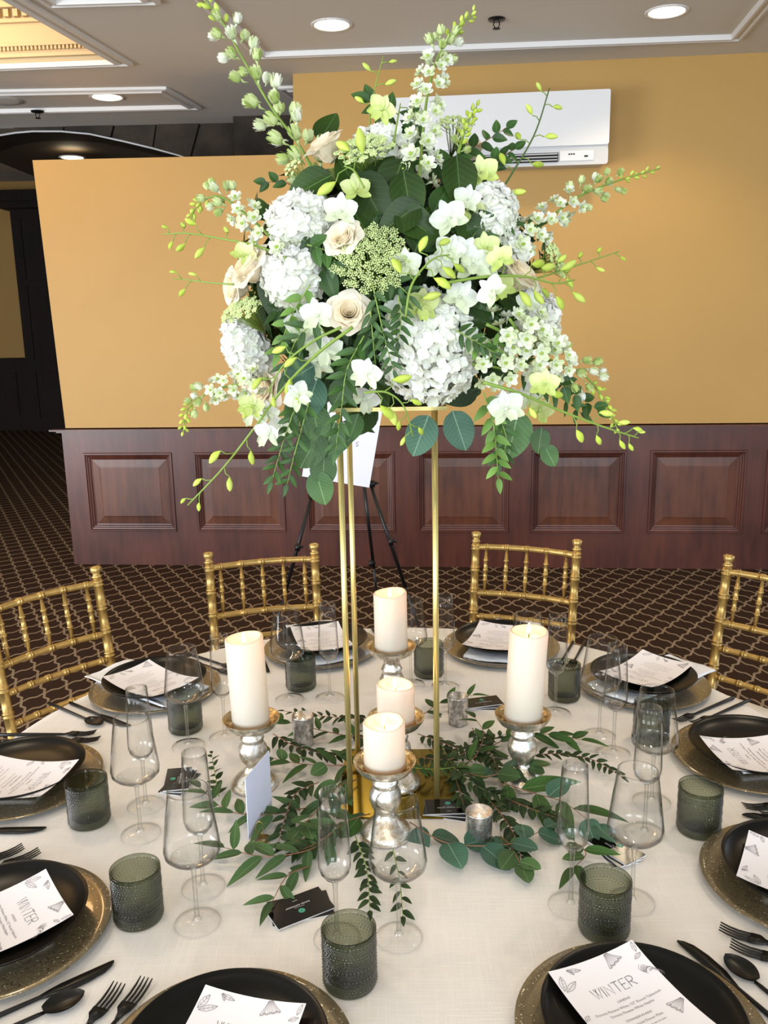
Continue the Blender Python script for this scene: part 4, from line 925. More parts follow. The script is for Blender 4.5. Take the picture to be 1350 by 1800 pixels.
# ================================================================== FLOWERS
def leaf_mb(L, W, nu=7, nv=4, fold=0.25, curl=0.15, tip=1.0, base=0.7, wav=0.0, hang=0.0):
    def fn(u, v):
        a = 2 * v - 1; w_ = W * (sin(pi * u ** base) ** tip if 0 < u < 1 else 0.0) + 0.0002
        return (a * w_, L * u, fold * abs(a) * w_ + curl * L * (u * u) * -1 + wav * W * sin(9 * u + a))
    return MB().grid(fn, nu, nv)
LM = {
 'dark': leaf_mb(0.085, 0.026, 9, 6, 0.3, 0.12, 0.85).mesh('leaf', M_LDARK),
 'mid': leaf_mb(0.07, 0.020, 8, 6, 0.3, 0.15, 0.9).mesh('leaf', M_LMID),
 'round': leaf_mb(0.048, 0.0175, 12, 8, 0.15, 0.14, 0.62, 0.85, 0.03).mesh('leaf', M_LEUC),
 'roundg': leaf_mb(0.048, 0.018, 12, 8, 0.15, 0.14, 0.62, 0.85, 0.03).mesh('leaf', M_LEUG),
 'lance': leaf_mb(0.075, 0.0105, 9, 4, 0.35, 0.12, 0.9).mesh('leaf', M_LEUG),
 'lanced': leaf_mb(0.075, 0.0110, 9, 4, 0.35, 0.12, 0.9).mesh('leaf', M_LMID),
 'small': leaf_mb(0.024, 0.0048, 5, 2, 0.3, 0.15, 0.8).mesh('leaf', M_LSM),
 'smallg': leaf_mb(0.024, 0.0040, 5, 2, 0.3, 0.15, 0.8).mesh('leaf', M_LMID),
 'vivid': leaf_mb(0.030, 0.006, 5, 2, 0.3, 0.15, 0.8).mesh('leaf', petal_mat('young_leaf', (0.09, 0.19, 0.03), (0.16, 0.30, 0.06), 0.2, 0.45, 0.2)),
}
EC = V((0, 0.0, 1.765)); ER = V((0.315, 0.25, 0.255))
def surf(px0, py0, k=1.0):          # point of the bouquet's rounded face seen at px, py; nearest point beyond the rim
    d = ray(px0, py0); o = CAM_C - EC
    dd = V((d.x / ER.x, d.y / ER.y, d.z / ER.z)); oo = V((o.x / ER.x, o.y / ER.y, o.z / ER.z))
    a = dd.dot(dd); b_ = 2 * dd.dot(oo); c = oo.dot(oo) - k * k; D = b_ * b_ - 4 * a * c
    tt = (-b_ - sqrt(D)) / (2 * a) if D > 0 else -b_ / (2 * a)
    return CAM_C + d * tt
def face(p, toward=0.5):            # outward normal of the bouquet at p, turned toward the viewer
    n_ = p - EC; n_ = V((n_.x / ER.x ** 2, n_.y / ER.y ** 2, n_.z / ER.z ** 2)).normalized()
    c = (CAM_C - p).normalized(); return (n_ * (1 - toward) + c * toward).normalized()
FA = thing('floral_arrangement', 'large white and green floral arrangement on top of the tall gold stand', 'flowers', T(0, 0, ZP + 0.007))
mb = MB().lathe([(0.0005, -0.072), (0.085, -0.072), (0.11, -0.04), (0.12, 0.06), (0.11, 0.14), (0.08, 0.20), (0.0005, 0.22)], 24)
mb.v = [(x * (1 + 0.1 * sin(7 * z * 20)), y, z) for x, y, z in mb.v]
put('foam_dome', mb.mesh('foam_dome', M_FOAM), FA, T(0, 0, 1.615))
# dense background foliage inside (too many to count)
mb = MB(); proto = leaf_mb(0.085, 0.021, 4, 2, 0.3, 0.12, 0.85)
for k in range(620):
    th = random.uniform(0, 2 * pi); ph = math.acos(random.uniform(-0.75, 1)); kk = random.uniform(0.5, 0.84)
    dv = V((sin(ph) * cos(th), sin(ph) * sin(th), cos(ph))); p = EC + V((dv.x * ER.x, dv.y * ER.y, dv.z * ER.z)) * kk
    out_ = (dv + V((random.uniform(-.9, .9), random.uniform(-.9, .9), random.uniform(-.9, .9)))).normalized()
    mb.merge(proto, frame(p - out_ * 0.03, (dv + V((random.uniform(-.6, .6),) * 3)).normalized(), out_, random.uniform(0.6, 1.1)))
put('core_foliage', mb.mesh('core_foliage', M_LDARK), FA, kind='stuff')
mb = MB(); proto = leaf_mb(0.03, 0.0055, 3, 2, 0.3, 0.12, 0.85)
for k in range(700):
    th = random.uniform(0, 2 * pi); ph = math.acos(random.uniform(-0.85, 1)); kk = random.uniform(0.7, 0.92)
    dv = V((sin(ph) * cos(th), sin(ph) * sin(th), cos(ph))); p = EC + V((dv.x * ER.x, dv.y * ER.y, dv.z * ER.z)) * kk
    out_ = (dv + V((random.uniform(-1, 1), random.uniform(-1, 1), random.uniform(-1, 1)))).normalized()
    mb.merge(proto, frame(p, (dv + V((random.uniform(-.6, .6),) * 3)).normalized(), out_, random.uniform(0.7, 1.4)))
put('small_core_foliage', mb.mesh('small_core_foliage', M_LSM), FA, kind='stuff')
# --- hydrangea
def floret():
    mb = MB()
    for k in range(4):
        a = k * pi / 2; pt = MB().grid(lambda u, v: ((2 * v - 1) * 0.0078 * (sin(pi * min(1, 0.12 + u * 0.84)) ** 0.55), 0.0135 * u, 0.0045 * u * u + 0.0016 * abs(2 * v - 1) + 0.0006 * sin(14 * u)), 4, 4)
        mb.merge(pt, RZ(a))
    mb.merge(MB().lathe([(0.0014, 0), (0.0011, 0.0016), (0.0002, 0.002)], 6)); return mb
FLO = floret(); FLO_ME = FLO.mesh('floret', M_HYD)
def hydrangea(px0, py0, rx, ry, k=0.92, nvis=62):
    p0 = surf(px0, py0, k); n_ = face(p0, 0.45); depth = (p0 - CAM_C).dot(CAM_D); sx, sy = rx * depth / CAM_F, ry * depth / CAM_F; sz = min(sx, sy) * 0.85
    M = frame(p0, n_, CAM_U); c0 = MB(); N = int(nvis * 2.5); vis = []
    for i in range(N):
        z = 1 - 2 * (i + .5) / N; r = sqrt(1 - z * z); th = i * 2.39996
        dv = V((r * cos(th), r * sin(th), z)); q = V((dv.x * sx, dv.y * sy, dv.z * sz)) * random.uniform(0.93, 1.07)
        nn = V((dv.x + random.uniform(-.7, .7), dv.y + random.uniform(-.7, .7), dv.z + random.uniform(-.3, .3)))
        f_ = frame(q, nn, None, random.uniform(0.72, 1.0), random.uniform(0, 6))
        if (M.to_3x3() @ dv).dot((CAM_C - p0).normalized()) > (0.30 if rx > 60 else 0.70): vis.append(f_)
        else: c0.merge(FLO, f_)
    c0.lathe([(0.0005, -sz * .8), (sx * .55, -sz * .55), (sx * .8, 0), (sx * .55, sz * .55), (0.0005, sz * .8)], 16, Matrix.Diagonal((1, sy / sx, 1, 1)))
    h = put('hydrangea', c0.mesh('hydrangea', M_HYD), FA, M)
    for f_ in vis: put('floret', FLO_ME, h, M @ f_)
# --- rose
def rose_petal(W, L, cup, roll):
    return MB().grid(lambda u, v: ((2 * v - 1) * W * (0.35 + 0.65 * sin(pi * min(1, 0.08 + u * 0.68)) ** 0.8), L * u * (1 - 0.10 * (2 * v - 1) ** 4 * u), cup * W * (2 * v - 1) ** 2 * (1 - 0.3 * u) - roll * L * max(0, u - 0.72) ** 2 * 6 + 0.002 * sin(8 * v + 6 * u) * u), 7, 8)
RP = [rose_petal(0.022, 0.040, 0.75, 0.5).mesh('petal', M_ROSEW), rose_petal(0.026, 0.040, 0.55, 0.9).mesh('petal', M_ROSEW)]
def rose_heart():
    mb = MB(); k = 0
    for ring_, (n_, r, L, tilt) in enumerate(((2, 0.0016, 0.033, 0.02), (3, 0.004, 0.034, 0.04), (3, 0.0065, 0.0355, 0.06), (4, 0.0095, 0.037, 0.09), (5, 0.013, 0.038, 0.14))):
        for i in range(n_):
            a = 2 * pi * i / n_ + ring_ * 1.1; W = r
            pt = MB()
            def fn(u, v, r=r, L=L, tilt=tilt, W=W, n_=n_):
                s = (2 * v - 1) * (pi / n_ * 1.55); rr = r + tilt * L * u * u - 0.004 * (1 - u) + 0.0012 * max(0, u - .8) * 10 * (1 - v)
                rr += 0.0022 * (v - .5); rr *= (0.55 + 0.45 * min(1, u * 2.2)); return (rr * cos(a + s), rr * sin(a + s), L * u * (1 - 0.06 * (2 * v - 1) ** 4))
            pt.grid(fn, 6, 8); mb.merge(pt)
    return mb
RH = rose_heart().mesh('rose', M_ROSE)
def rose(px0, py0, rpx, k=1.0, toward=0.6, dirpx=None, openn=1.0, mw=False):
    p0 = surf(px0, py0, k); n_ = face(p0, toward)
    if dirpx: n_ = (CAM_R * dirpx[0] + CAM_U * dirpx[1] - CAM_D * dirpx[2]).normalized()
    depth = (p0 - CAM_C).dot(CAM_D); s = rpx * depth / CAM_F / 0.037
    M = frame(p0 - n_ * 0.030 * s, n_, CAM_U, s, random.uniform(0, 6)); h = put('rose', RH, FA, M)
    for ring_, (n__, r, tilt, me) in enumerate(((5, 0.013, 0.16, 0), (5, 0.0145, 0.32, 0), (6, 0.0150, 0.56 * openn, 1))):
        for i in range(n__):
            a = 2 * pi * i / n__ + ring_ * 0.63 + random.uniform(-.1, .1); o = V((cos(a), sin(a), 0)); tl = tilt + random.uniform(-.06, .06)
            yd = (V((0, 0, 1)) * cos(tl) + o * sin(tl)); zd = -(o * cos(tl) - V((0, 0, 1)) * sin(tl))
            put('petal', RP[me], h, M @ frame(o * r * 0.75 + V((0, 0, -0.004 + 0.001 * ring_)), zd, yd, 1.0 - 0.02 * ring_))
    return h
# --- orchid
def orchid_me(mat, name='blossom', op=1.0):
    mb = MB()
    def pet(L, W, a, t_, cupp=0.2):
        g = MB().grid(lambda u, v: ((2 * v - 1) * W * (sin(pi * min(1, 0.10 + u * 0.875)) ** 0.75), L * u, cupp * W * (2 * v - 1) ** 2 + t_ * L * u * u), 6, 4); mb.merge(g, RZ(a))
    for a in (0, 2.2, -2.2): pet(0.025, 0.0074, a, 0.22 / op, 0.35)
    for a in (1.15, -1.15): pet(0.026, 0.0128, a, 0.10 / op, 0.25)
    lip = MB().grid(lambda u, v: ((2 * v - 1) * 0.0075 * (0.6 + 0.4 * sin(pi * u)), -0.012 * u * u - 0.002, 0.004 + 0.014 * u + 0.006 * (2 * v - 1) ** 2), 5, 4); mb.merge(lip)
    mb.lathe([(0.0022, 0), (0.0028, 0.005), (0.0005, 0.008)], 8); mb.tube([(0, -0.002, 0), (0, -0.004, -0.008), (0, 0.002, -0.014)], 0.0015, 6)
    return mb.mesh(name, mat)
OR_W = orchid_me(M_ORCH); OR_G = orchid_me(M_ORCHG)
BUDM = MB().lathe([(0.0003, 0), (0.0022, 0.003), (0.0045, 0.008), (0.0048, 0.012), (0.0036, 0.017), (0.0012, 0.0205), (0.0002, 0.021)], 10)
BUDM.v = [(x, y + 9 * z * z, z) for x, y, z in BUDM.v]; BUD_ME = BUDM.mesh('bud', M_BUD)
def blossom(px0, py0, s=1.0, g=False, k=1.08, parent=None, spin=None):
    p = surf(px0, py0, k); n_ = (face(p, 0.6) + V((random.uniform(-.35, .35), random.uniform(-.1, .1), random.uniform(-.35, .25)))).normalized()
    return put('blossom' if parent else 'orchid_blossom', OR_G if g else OR_W, parent or FA, frame(p, n_, CAM_U, s, spin if spin is not None else random.uniform(-.5, .5)))
def path3(pts): return [at(*p) for p in pts]
def orchid_spray(pts, buds, blooms=(), stem_r=0.0022, mat=None, bs=1.0):
    c = spline(path3(pts), 28); n_ = len(c)
    mb = MB().tube(c, [stem_r * (1 - 0.55 * i / (n_ - 1)) for i in range(n_)], 7)
    h = put('orchid_spray', mb.mesh('orchid_spray', mat or M_STEMG), FA)
    side = 1
    for f_, s in buds:
        i = min(n_ - 2, int(f_ * (n_ - 1))); t_ = (c[i + 1] - c[i]).normalized(); side = -side
        o = (CAM_R * random.uniform(-.4, .4) + t_.cross(CAM_D).normalized() * side * 0.9 - V((0, 0, 0.25)) + CAM_D * random.uniform(-.6, .2)).normalized()
        q = c[i] + o * 0.016 * s + t_ * 0.006
        put('pedicel', MB().tube([c[i], c[i] + o * 0.008 * s + t_ * 0.006 * s, q], 0.0009, 5).mesh('pedicel', M_STEMG), h)
        dd = (o * 0.5 + t_ * 0.7 - V((0, 0, 0.3))).normalized()
        put('bud', BUD_ME, h, frame(q, dd, None, s * bs * 0.95, random.uniform(0, 6)))
    for f_, s, g in blooms:
        i = min(n_ - 2, int(f_ * (n_ - 1))); side = -side; t_ = (c[i + 1] - c[i]).normalized()
        q = c[i] + t_.cross(CAM_D).normalized() * side * 0.026 * s - CAM_D * 0.012
        put('pedicel', MB().tube([c[i], (c[i] + q) / 2 + t_ * 0.006, q], 0.0009, 5).mesh('pedicel', M_STEMG), h)
        put('blossom', OR_G if g else OR_W, h, frame(q, (-CAM_D + V((random.uniform(-.6, .6), 0, random.uniform(-.7, .2)))).normalized(), CAM_U, s, random.uniform(-1, 1)))
    return h
# --- larkspur
def lark_me(mat, closed):
    mb = MB()
    for ring_, (n_, L, W, t_) in enumerate(((5, 0.0120, 0.0045, 0.25 if not closed else 1.1), (6, 0.0080, 0.0030, 0.7 if not closed else 2.0))):
        for k in range(n_):
            g = MB().grid(lambda u, v: ((2 * v - 1) * W * (sin(pi * min(1, 0.12 + u * 0.80)) ** 0.6), L * u * (1 - (0.35 if closed else 0) * u), (2 * v - 1) ** 2 * 0.001 + t_ * L * u * u + 0.0007 * sin(20 * u + 9 * v)), 4, 3)
            mb.merge(g, RZ(2 * pi * k / n_ + ring_ * 0.63))
    mb.tube([(0, 0, 0), (0, -0.002, -0.004), (0.001, -0.001, -0.010)], [0.0022, 0.0014, 0.0005], 5)
    return mb
lw = lark_me(M_DELW, False); LK_O = lw.mesh('floret', M_DELW); LK_C = lark_me(M_DELG, True).mesh('floret', M_DELG); LK_W = lark_me(M_DELW, True).mesh('floret', M_DELW)
EYE = MB().lathe([(0.0022, 0.001), (0.0018, 0.004), (0.0003, 0.005)], 7).mesh('eye', M_EYE)
LB = MB().lathe([(0.0003, 0), (0.0030, 0.003), (0.0036, 0.007), (0.0022, 0.011), (0.0003, 0.013)], 8).mesh('bud', M_BUD)
def larkspur(pts, n, open_to, green_to, s0=1.0, s1=0.5, spread=0.012, fac=0.55):
    c = spline(path3(pts), 40); m_ = len(c)
    h = put('larkspur_spike', MB().tube(c, [0.0028 * (1 - 0.6 * i / (m_ - 1)) for i in range(m_)], 7).mesh('larkspur_spike', M_STEMG), FA)
    n = int(n * 1.35)
    for j in range(n):
        f_ = 0.06 + 0.94 * j / (n - 1); x = f_ * (m_ - 2); i = int(x); t_ = (c[i + 1] - c[i]).normalized(); p = c[i].lerp(c[i + 1], x - i)
        a = j * 2.4 + random.uniform(-.3, .3); u_ = t_.orthogonal().normalized(); b_ = t_.cross(u_); o = u_ * cos(a) + b_ * sin(a)
        o = (o - CAM_D * 0.35).normalized(); s = s0 + (s1 - s0) * f_; q = p + o * spread * s * 1.2 + t_ * 0.004
        if f_ > green_to: put('bud', LB, h, frame(p + o * 0.005 * s, (o * 0.7 + t_ * 0.8), None, s * 1.25, a)); continue
        dirn = (o + t_ * (0.25 if f_ < open_to else 0.9) - CAM_D * (fac if f_ < open_to else 0.1)).normalized()
        Mf = frame(q, dirn, None, s * (1.0 if f_ < open_to else 1.05) * random.uniform(.9, 1.1), random.uniform(0, 6)); put('flower', LK_O if f_ < open_to else (LK_W if random.random() < 0.25 else LK_C), h, Mf)
        if f_ < open_to and s > 0.8: put('flower_eye', EYE, h, Mf)
    return h
# --- lace flower
def lace(px0, py0, rpx, k=1.05, squash=1.0, dirpx=None, dens=46):
    p0 = surf(px0, py0, k); n_ = face(p0, 0.5)
    if dirpx: n_ = (CAM_R * dirpx[0] + CAM_U * dirpx[1] - CAM_D * dirpx[2]).normalized()
    depth = (p0 - CAM_C).dot(CAM_D); R_ = rpx * depth / CAM_F; M = frame(p0, n_, CAM_U); mb = MB(); st = MB(); root = V((0, 0, -0.06))
    for i in range(dens):
        r = sqrt((i + .5) / dens) * R_; a = i * 2.39996; c = V((r * cos(a), r * sin(a) * squash, 0.012 - 0.25 * r * r / R_)); c += V((random.uniform(-1, 1), random.uniform(-1, 1), random.uniform(-1, 1))) * R_ * 0.05
        st.tube([root, c * 0.6 + V((0, 0, -0.012)), c + V((0, 0, -0.008))], 0.0006, 4)
        ru = R_ * 0.135
        for j in range(20):
            rr = ru * sqrt((j + .5) / 20); b_ = j * 2.39996; q = c + V((rr * cos(b_), rr * sin(b_), -0.12 * rr + random.uniform(-.001, .001))); s = random.uniform(0.0012, 0.0021)
            mb.add([q + V((s, 0, 0)), q + V((0, s, 0)), q + V((-s, 0, 0)), q + V((0, -s, 0)), q + V((0, 0, s)), q + V((0, 0, -s))], [(0, 1, 4), (1, 2, 4), (2, 3, 4), (3, 0, 4), (1, 0, 5), (2, 1, 5), (3, 2, 5), (0, 3, 5)])
            if j % 4 == 0: st.tube([c + V((0, 0, -0.008)), q], 0.0003, 3)
    h = put('lace_flower', st.mesh('lace_flower', M_STEMG), FA, M); put('tiny_florets', mb.mesh('tiny_florets', M_AMMI, False), h, M, kind='stuff')
# --- leaves
def big_leaf(kind, px0, py0, ang, s=1.0, k=1.0, roll=0.0, base=None, flat=0.7):     # centre px, tip direction in degrees (0 right, 90 up)
    p = surf(px0, py0, k) if base is None else at(px0, py0, base)
    d_ = (CAM_R * cos(radians(ang)) + CAM_U * sin(radians(ang))).normalized(); n_ = (-CAM_D * flat + face(p, 0) * (1 - flat) + CAM_R * roll).normalized()
    L = {'dark': .085, 'mid': .07, 'round': .048, 'roundg': .048, 'lance': .075, 'lanced': .075, 'vivid': .03, 'small': .024}[kind] * s
    put('leaf', LM[kind], FA, frame(p - d_ * L / 2, n_, d_, s))
def sprig(pts, kind, n, s0, s1, parent=None, Mst=M_STEMG, name='leafy_sprig', r=0.0013, out_=1.0, tip=True):
    c = spline(pts, 24); m_ = len(c); h = put(name, MB().tube(c, [r * (1 - 0.5 * i / (m_ - 1)) for i in range(m_)], 6).mesh(name, Mst), parent)
    for j in range(n):
        f_ = 0.08 + 0.9 * j / max(1, n - 1); x = f_ * (m_ - 2); i = int(x); t_ = (c[i + 1] - c[i]).normalized(); p = c[i].lerp(c[i + 1], x - i)
        sd = 1 if j % 2 else -1; sv = t_.cross(-CAM_D).normalized() * sd
        d_ = (sv * 0.8 * out_ + t_ * 0.75 + V((random.uniform(-.25, .25), random.uniform(-.4, .25), random.uniform(-.25, .25)))).normalized()
        n_ = (-CAM_D + V((random.uniform(-.5, .5), random.uniform(-.3, .3), random.uniform(-.2, .5)))).normalized()
        put('leaf', LM[kind], h, frame(p, n_, d_, s0 + (s1 - s0) * f_))
    if tip: put('leaf', LM[kind], h, frame(c[-1], -CAM_D, (c[-1] - c[-2]).normalized(), s1))
    return h
# ---- the flowers of the arrangement, back to front
Y0 = -0.02
larkspur([(575, 350, -.12), (530, 262, -.10), (478, 190, -.08), (425, 100, -.06), (385, 30, -.05), (335, -25, -.04)], 34, 0.02, 0.78, 1.45, 0.95, 0.016, 0.3)
larkspur([(735, 345, -.20), (742, 250, -.18), (752, 165, -.16), (772, 95, -.14), (800, 55, -.12), (838, 18, -.10)], 44, 0.58, 0.74, 1.35, 0.6, 0.017, 0.75)
larkspur([(540, 470, -.22), (480, 420, -.19), (430, 375, -.15), (385, 345, -.12), (350, 358, -.10), (334, 388, -.09)], 34, 0.50, 0.72, 1.30, 0.6, 0.017, 0.75)
larkspur([(880, 445, -.18), (940, 405, -.14), (1010, 350, -.10), (1080, 320, -.08), (1160, 296, -.06)], 40, 0.52, 0.80, 1.30, 0.5, 0.018, 0.75)
larkspur([(470, 665, -.20), (420, 675, -.17), (370, 688, -.14), (330, 720, -.12), (322, 762, -.11)], 30, 0.50, 0.70, 1.15, 0.6, 0.015, 0.75)
larkspur([(855, 570, -.25), (915, 600, -.22), (965, 635, -.20), (1020, 655, -.17), (1060, 700, -.15), (1090, 765, -.13)], 46, 0.48, 0.72, 1.35, 0.6, 0.024, 0.8)
larkspur([(895, 560, -.24), (925, 600, -.23), (955, 625, -.22), (985, 640, -.20)], 24, 1.1, 1.2, 1.35, 1.0, 0.028, 0.9)
larkspur([(805, 270, -.14), (820, 220, -.12), (838, 188, -.10)], 16, 0.0, 0.15, 0.8, 0.7, 0.008, 0.2)
larkspur([(830, 640, -.25), (870, 645, -.25), (900, 655, -.24)], 9, 1.1, 1.2, 1.3, 1.1, 0.018, 0.9)
# hydrangeas
hydrangea(757, 612, 80, 96, 0.93, 170)
hydrangea(437, 620, 38, 58, 0.96, 75)
hydrangea(528, 388, 52, 42, 0.97, 75)
hydrangea(516, 488, 50, 46, 0.97, 75)
hydrangea(668, 262, 44, 36, 0.94, 40)
hydrangea(862, 375, 42, 46, 0.97, 65)
hydrangea(935, 560, 48, 44, 0.97, 65)
hydrangea(895, 440, 30, 30, 0.93, 24)
# roses
rose(566, 250, 38, 1.08, dirpx=(-.55, .75, .45), openn=0.75)
rose(600, 414, 33, 1.12, dirpx=(-.35, .35, .9))
rose(432, 464, 41, 1.10, dirpx=(-.7, .5, .55))
rose(405, 506, 34, 1.02, dirpx=(-.85, -.1, .5), openn=0.7)
rose(613, 546, 35, 1.17, dirpx=(0.0, .12, 1))
rose(921, 478, 39, 1.10, dirpx=(.55, .55, .5), openn=0.8)
rose(455, 680, 44, 1.06, dirpx=(-.6, -.2, .8), openn=0.9)
rose(828, 252, 30, 0.95, dirpx=(.1, .9, .4), openn=0.7)
rose(535, 620, 22, 0.9, dirpx=(0, -.3, .9))
# lace flowers
lace(655, 455, 68, 1.12, dirpx=(0.05, .25, 1), dens=60)
lace(640, 263, 50, 1.06, 0.8, dirpx=(-.2, .6, .8), dens=44)
lace(425, 545, 50, 1.04, 0.45, dirpx=(-.5, .45, .6), dens=34)
lace(974, 458, 38, 1.04, 0.75, dirpx=(.85, .25, .5), dens=34)
lace(802, 222, 32, 0.98, 0.8, dirpx=(.1, .6, .7), dens=26)
lace(520, 300, 22, 0.98, 0.8, dirpx=(-.6, .4, .6), dens=12)
# orchid sprays
orchid_spray([(505, 455, -.24), (450, 432, -.20), (380, 418, -.16), (330, 410, -.14), (286, 412, -.12)], [(.45, .9), (.55, 1.2), (.63, 1.1), (.72, 1.1), (.8, 1.0), (.88, .8), (.96, .7)], [(.30, .9, True)])
orchid_spray([(410, 500, -.20), (360, 496, -.17), (330, 492, -.15), (303, 490, -.14)], [(.4, .7), (.6, 1.0), (.8, .7)], stem_r=.0016)
orchid_spray([(620, 575, -.31), (560, 620, -.30), (500, 680, -.28), (445, 755, -.25), (390, 825, -.23), (330, 888, -.21)], [(.28, 1.2), (.36, 1.3), (.50, 1.4), (.66, 1.2), (.72, 1.4), (.80, 1.2), (.88, 1.0), (.93, .8), (.97, .7)], [(.42, 1.0, False), (.56, .9, True), (.60, 1.0, False)], 0.0028)
orchid_spray([(600, 575, -.31), (550, 600, -.31), (500, 640, -.30), (470, 690, -.29)], [(.55, 1.2), (.7, 1.3), (.85, 1.2), (.95, .9)], [(.2, 1.1, False)], 0.0024)
orchid_spray([(790, 505, -.28), (810, 455, -.25), (850, 385, -.20), (900, 305, -.15), (940, 235, -.12), (966, 155, -.10)], [(.55, 1.2), (.62, 1.2), (.70, 1.2), (.75, 1.1), (.82, 1.1), (.88, 1.0), (.94, .9), (.99, .8)], [(.30, 1.0, True), (.42, 1.1, True)], 0.0025, M_STEMD)
orchid_spray([(880, 500, -.22), (940, 490, -.19), (1010, 468, -.16), (1088, 442, -.14)], [(.35, 1.1), (.5, 1.1), (.6, 1.0), (.72, .9), (.8, .8), (.88, .8), (.98, .6)], stem_r=.002)
orchid_spray([(770, 500, -.30), (850, 487, -.28), (920, 486, -.26), (975, 498, -.24), (1010, 492, -.22)], [(.45, 1.5), (.52, 1.5), (.6, 1.3), (.66, 1.5), (.74, 1.3), (.8, 1.4), (.88, 1.3), (.95, 1.1)], [(.30, 1.0, False), (.38, .9, True)], .0026)
orchid_spray([(850, 672, -.30), (915, 692, -.29), (985, 722, -.27), (1060, 750, -.25), (1122, 770, -.23)], [(.3, 1.0), (.45, 1.3), (.58, 1.3), (.68, 1.2), (.74, 1.0), (.80, 1.0), (.86, .9), (.9, .9), (.95, .8), (.99, .6)], [(.2, 1.2, False), (.36, 1.0, True)], .0028)
orchid_spray([(640, 690, -.31), (680, 690, -.31), (710, 715, -.30), (726, 768, -.28)], [(.2, 1.5), (.32, 1.5), (.44, 1.4), (.62, 1.0), (.75, .9), (.86, .9), (.96, .8)], [(.08, 1.1, False)], .002)
orchid_spray([(712, 560, -.31), (722, 505, -.31), (745, 470, -.30), (768, 452, -.29), (790, 448, -.28)], [(.2, 1.4), (.35, 1.5), (.5, 1.5), (.62, 1.4), (.72, 1.3), (.85, 1.2), (.96, 1.1)], [], .0022)
orchid_spray([(655, 300, -.14), (650, 220, -.12), (658, 160, -.10), (674, 98, -.09)], [(.35, 1.1), (.5, .9), (.72, 1.0), (.84, .9), (.95, .7)], [], .0018)
orchid_spray([(690, 262, -.16), (698, 215, -.15), (704, 182, -.14)], [(.9, 1.6)], [(.7, 1.0, True)], .002)
orchid_spray([(640, 330, -.27), (622, 300, -.26), (605, 292, -.25)], [(.5, 1.8), (.8, 1.7), (.95, 1.6)], [], .002)
for x, y, s, g in ((625, 335, 1.0, True), (598, 372, 1.1, False), (790, 385, 1.2, False), (832, 466, 1.25, False), (812, 445, 1.1, False), (790, 440, 1.0, False), (808, 522, 1.15, False), (855, 470, .9, False), (738, 535, 1.2, True), (715, 466, 1.05, False), (535, 572, 1.3, False), (572, 612, 1.25, False), (560, 640, 1.1, False), (545, 600, 1.0, False), (900, 700, 1.3, False), (935, 690, 1.1, False), (948, 720, 1.1, True), (640, 700, 1.1, False), (492, 752, 1.1, False), (445, 725, 1.1, False), (848, 305, 1.1, True), (770, 470, 1.0, False), (880, 505, 1.0, True), (930, 530, .9, False), (700, 545, .9, False), (830, 600, 1.0, False), (470, 725, 1.1, False), (820, 350, .9, False)):
    blossom(x, y, s, g, 1.10)
# large leaves
for a in (('dark', 540, 328, 205, 1.05, .98), ('dark', 575, 215, 70, .85, .92), ('dark', 690, 330, 250, 1.15, .98), ('dark', 672, 300, 60, .9, .97), ('dark', 718, 352, 280, 1.1, 1.0), ('dark', 700, 385, 215, 1.0, 1.0), ('dark', 807, 325, 275, 1.1, 1.05),
          ('mid', 778, 345, 60, .9, 1.02), ('dark', 655, 355, 300, 1.25, 1.0), ('dark', 735, 395, 330, 1.0, 1.0), ('dark', 480, 515, 265, 1.05, 1.02), ('dark', 457, 365, 110, .55, .98), ('mid', 545, 440, 260, .8, 1.0), ('dark', 632, 742, 235, 1.05, 1.06),
          ('dark', 860, 335, 80, .7, .98), ('mid', 640, 615, 250, .95, 1.04), ('mid', 618, 640, 200, .9, 1.0), ('dark', 828, 560, 350, .9, 1.03), ('mid', 850, 545, 20, .8, 1.0), ('dark', 700, 660, 200, .9, .95), ('dark', 590, 470, 260, .9, .98), ('mid', 580, 500, 290, .8, 1.0),
          ('dark', 745, 400, 70, 1.0, .98), ('dark', 830, 410, 300, .9, 1.0), ('dark', 850, 440, 20, .9, .98), ('mid', 690, 520, 300, .8, 1.04), ('dark', 905, 525, 330, .8, .98), ('dark', 660, 680, 300, 1.0, .98), ('dark', 800, 690, 190, 1.0, .98),
          ('dark', 875, 650, 340, 1.1, .95), ('roundg', 822, 680, 330, 1.3, .98), ('dark', 640, 400, 120, .9, .95), ('dark', 610, 300, 120, .9, .95), ('dark', 880, 600, 10, .9, .95), ('dark', 560, 690, 240, 1.0, .95), ('dark', 600, 700, 280, 1.0, .97)):
    big_leaf(a[0], a[1], a[2], a[3], a[4], a[5])
Yb = -.24
for a in (('roundg', 568, 828, 265, 1.25), ('roundg', 563, 858, 285, 1.25), ('roundg', 545, 790, 240, 1.5), ('roundg', 575, 780, 250, 1.6), ('roundg', 555, 745, 280, 1.4), ('round', 522, 660, 210, 1.35), ('round', 545, 700, 250, 1.5), ('round', 740, 766, 250, 1.5), ('round', 808, 757, 290, 1.45), ('roundg', 903, 765, 260, 1.7),
          ('roundg', 967, 801, 300, .85), ('roundg', 950, 775, 265, .9), ('mid', 620, 755, 250, .8), ('roundg', 598, 690, 240, 1.1), ('lance', 590, 790, 215, .9), ('roundg', 520, 720, 230, 1.1)):
    big_leaf(a[0], a[1], a[2], a[3], a[4], 1, 0, Yb, 0.9)
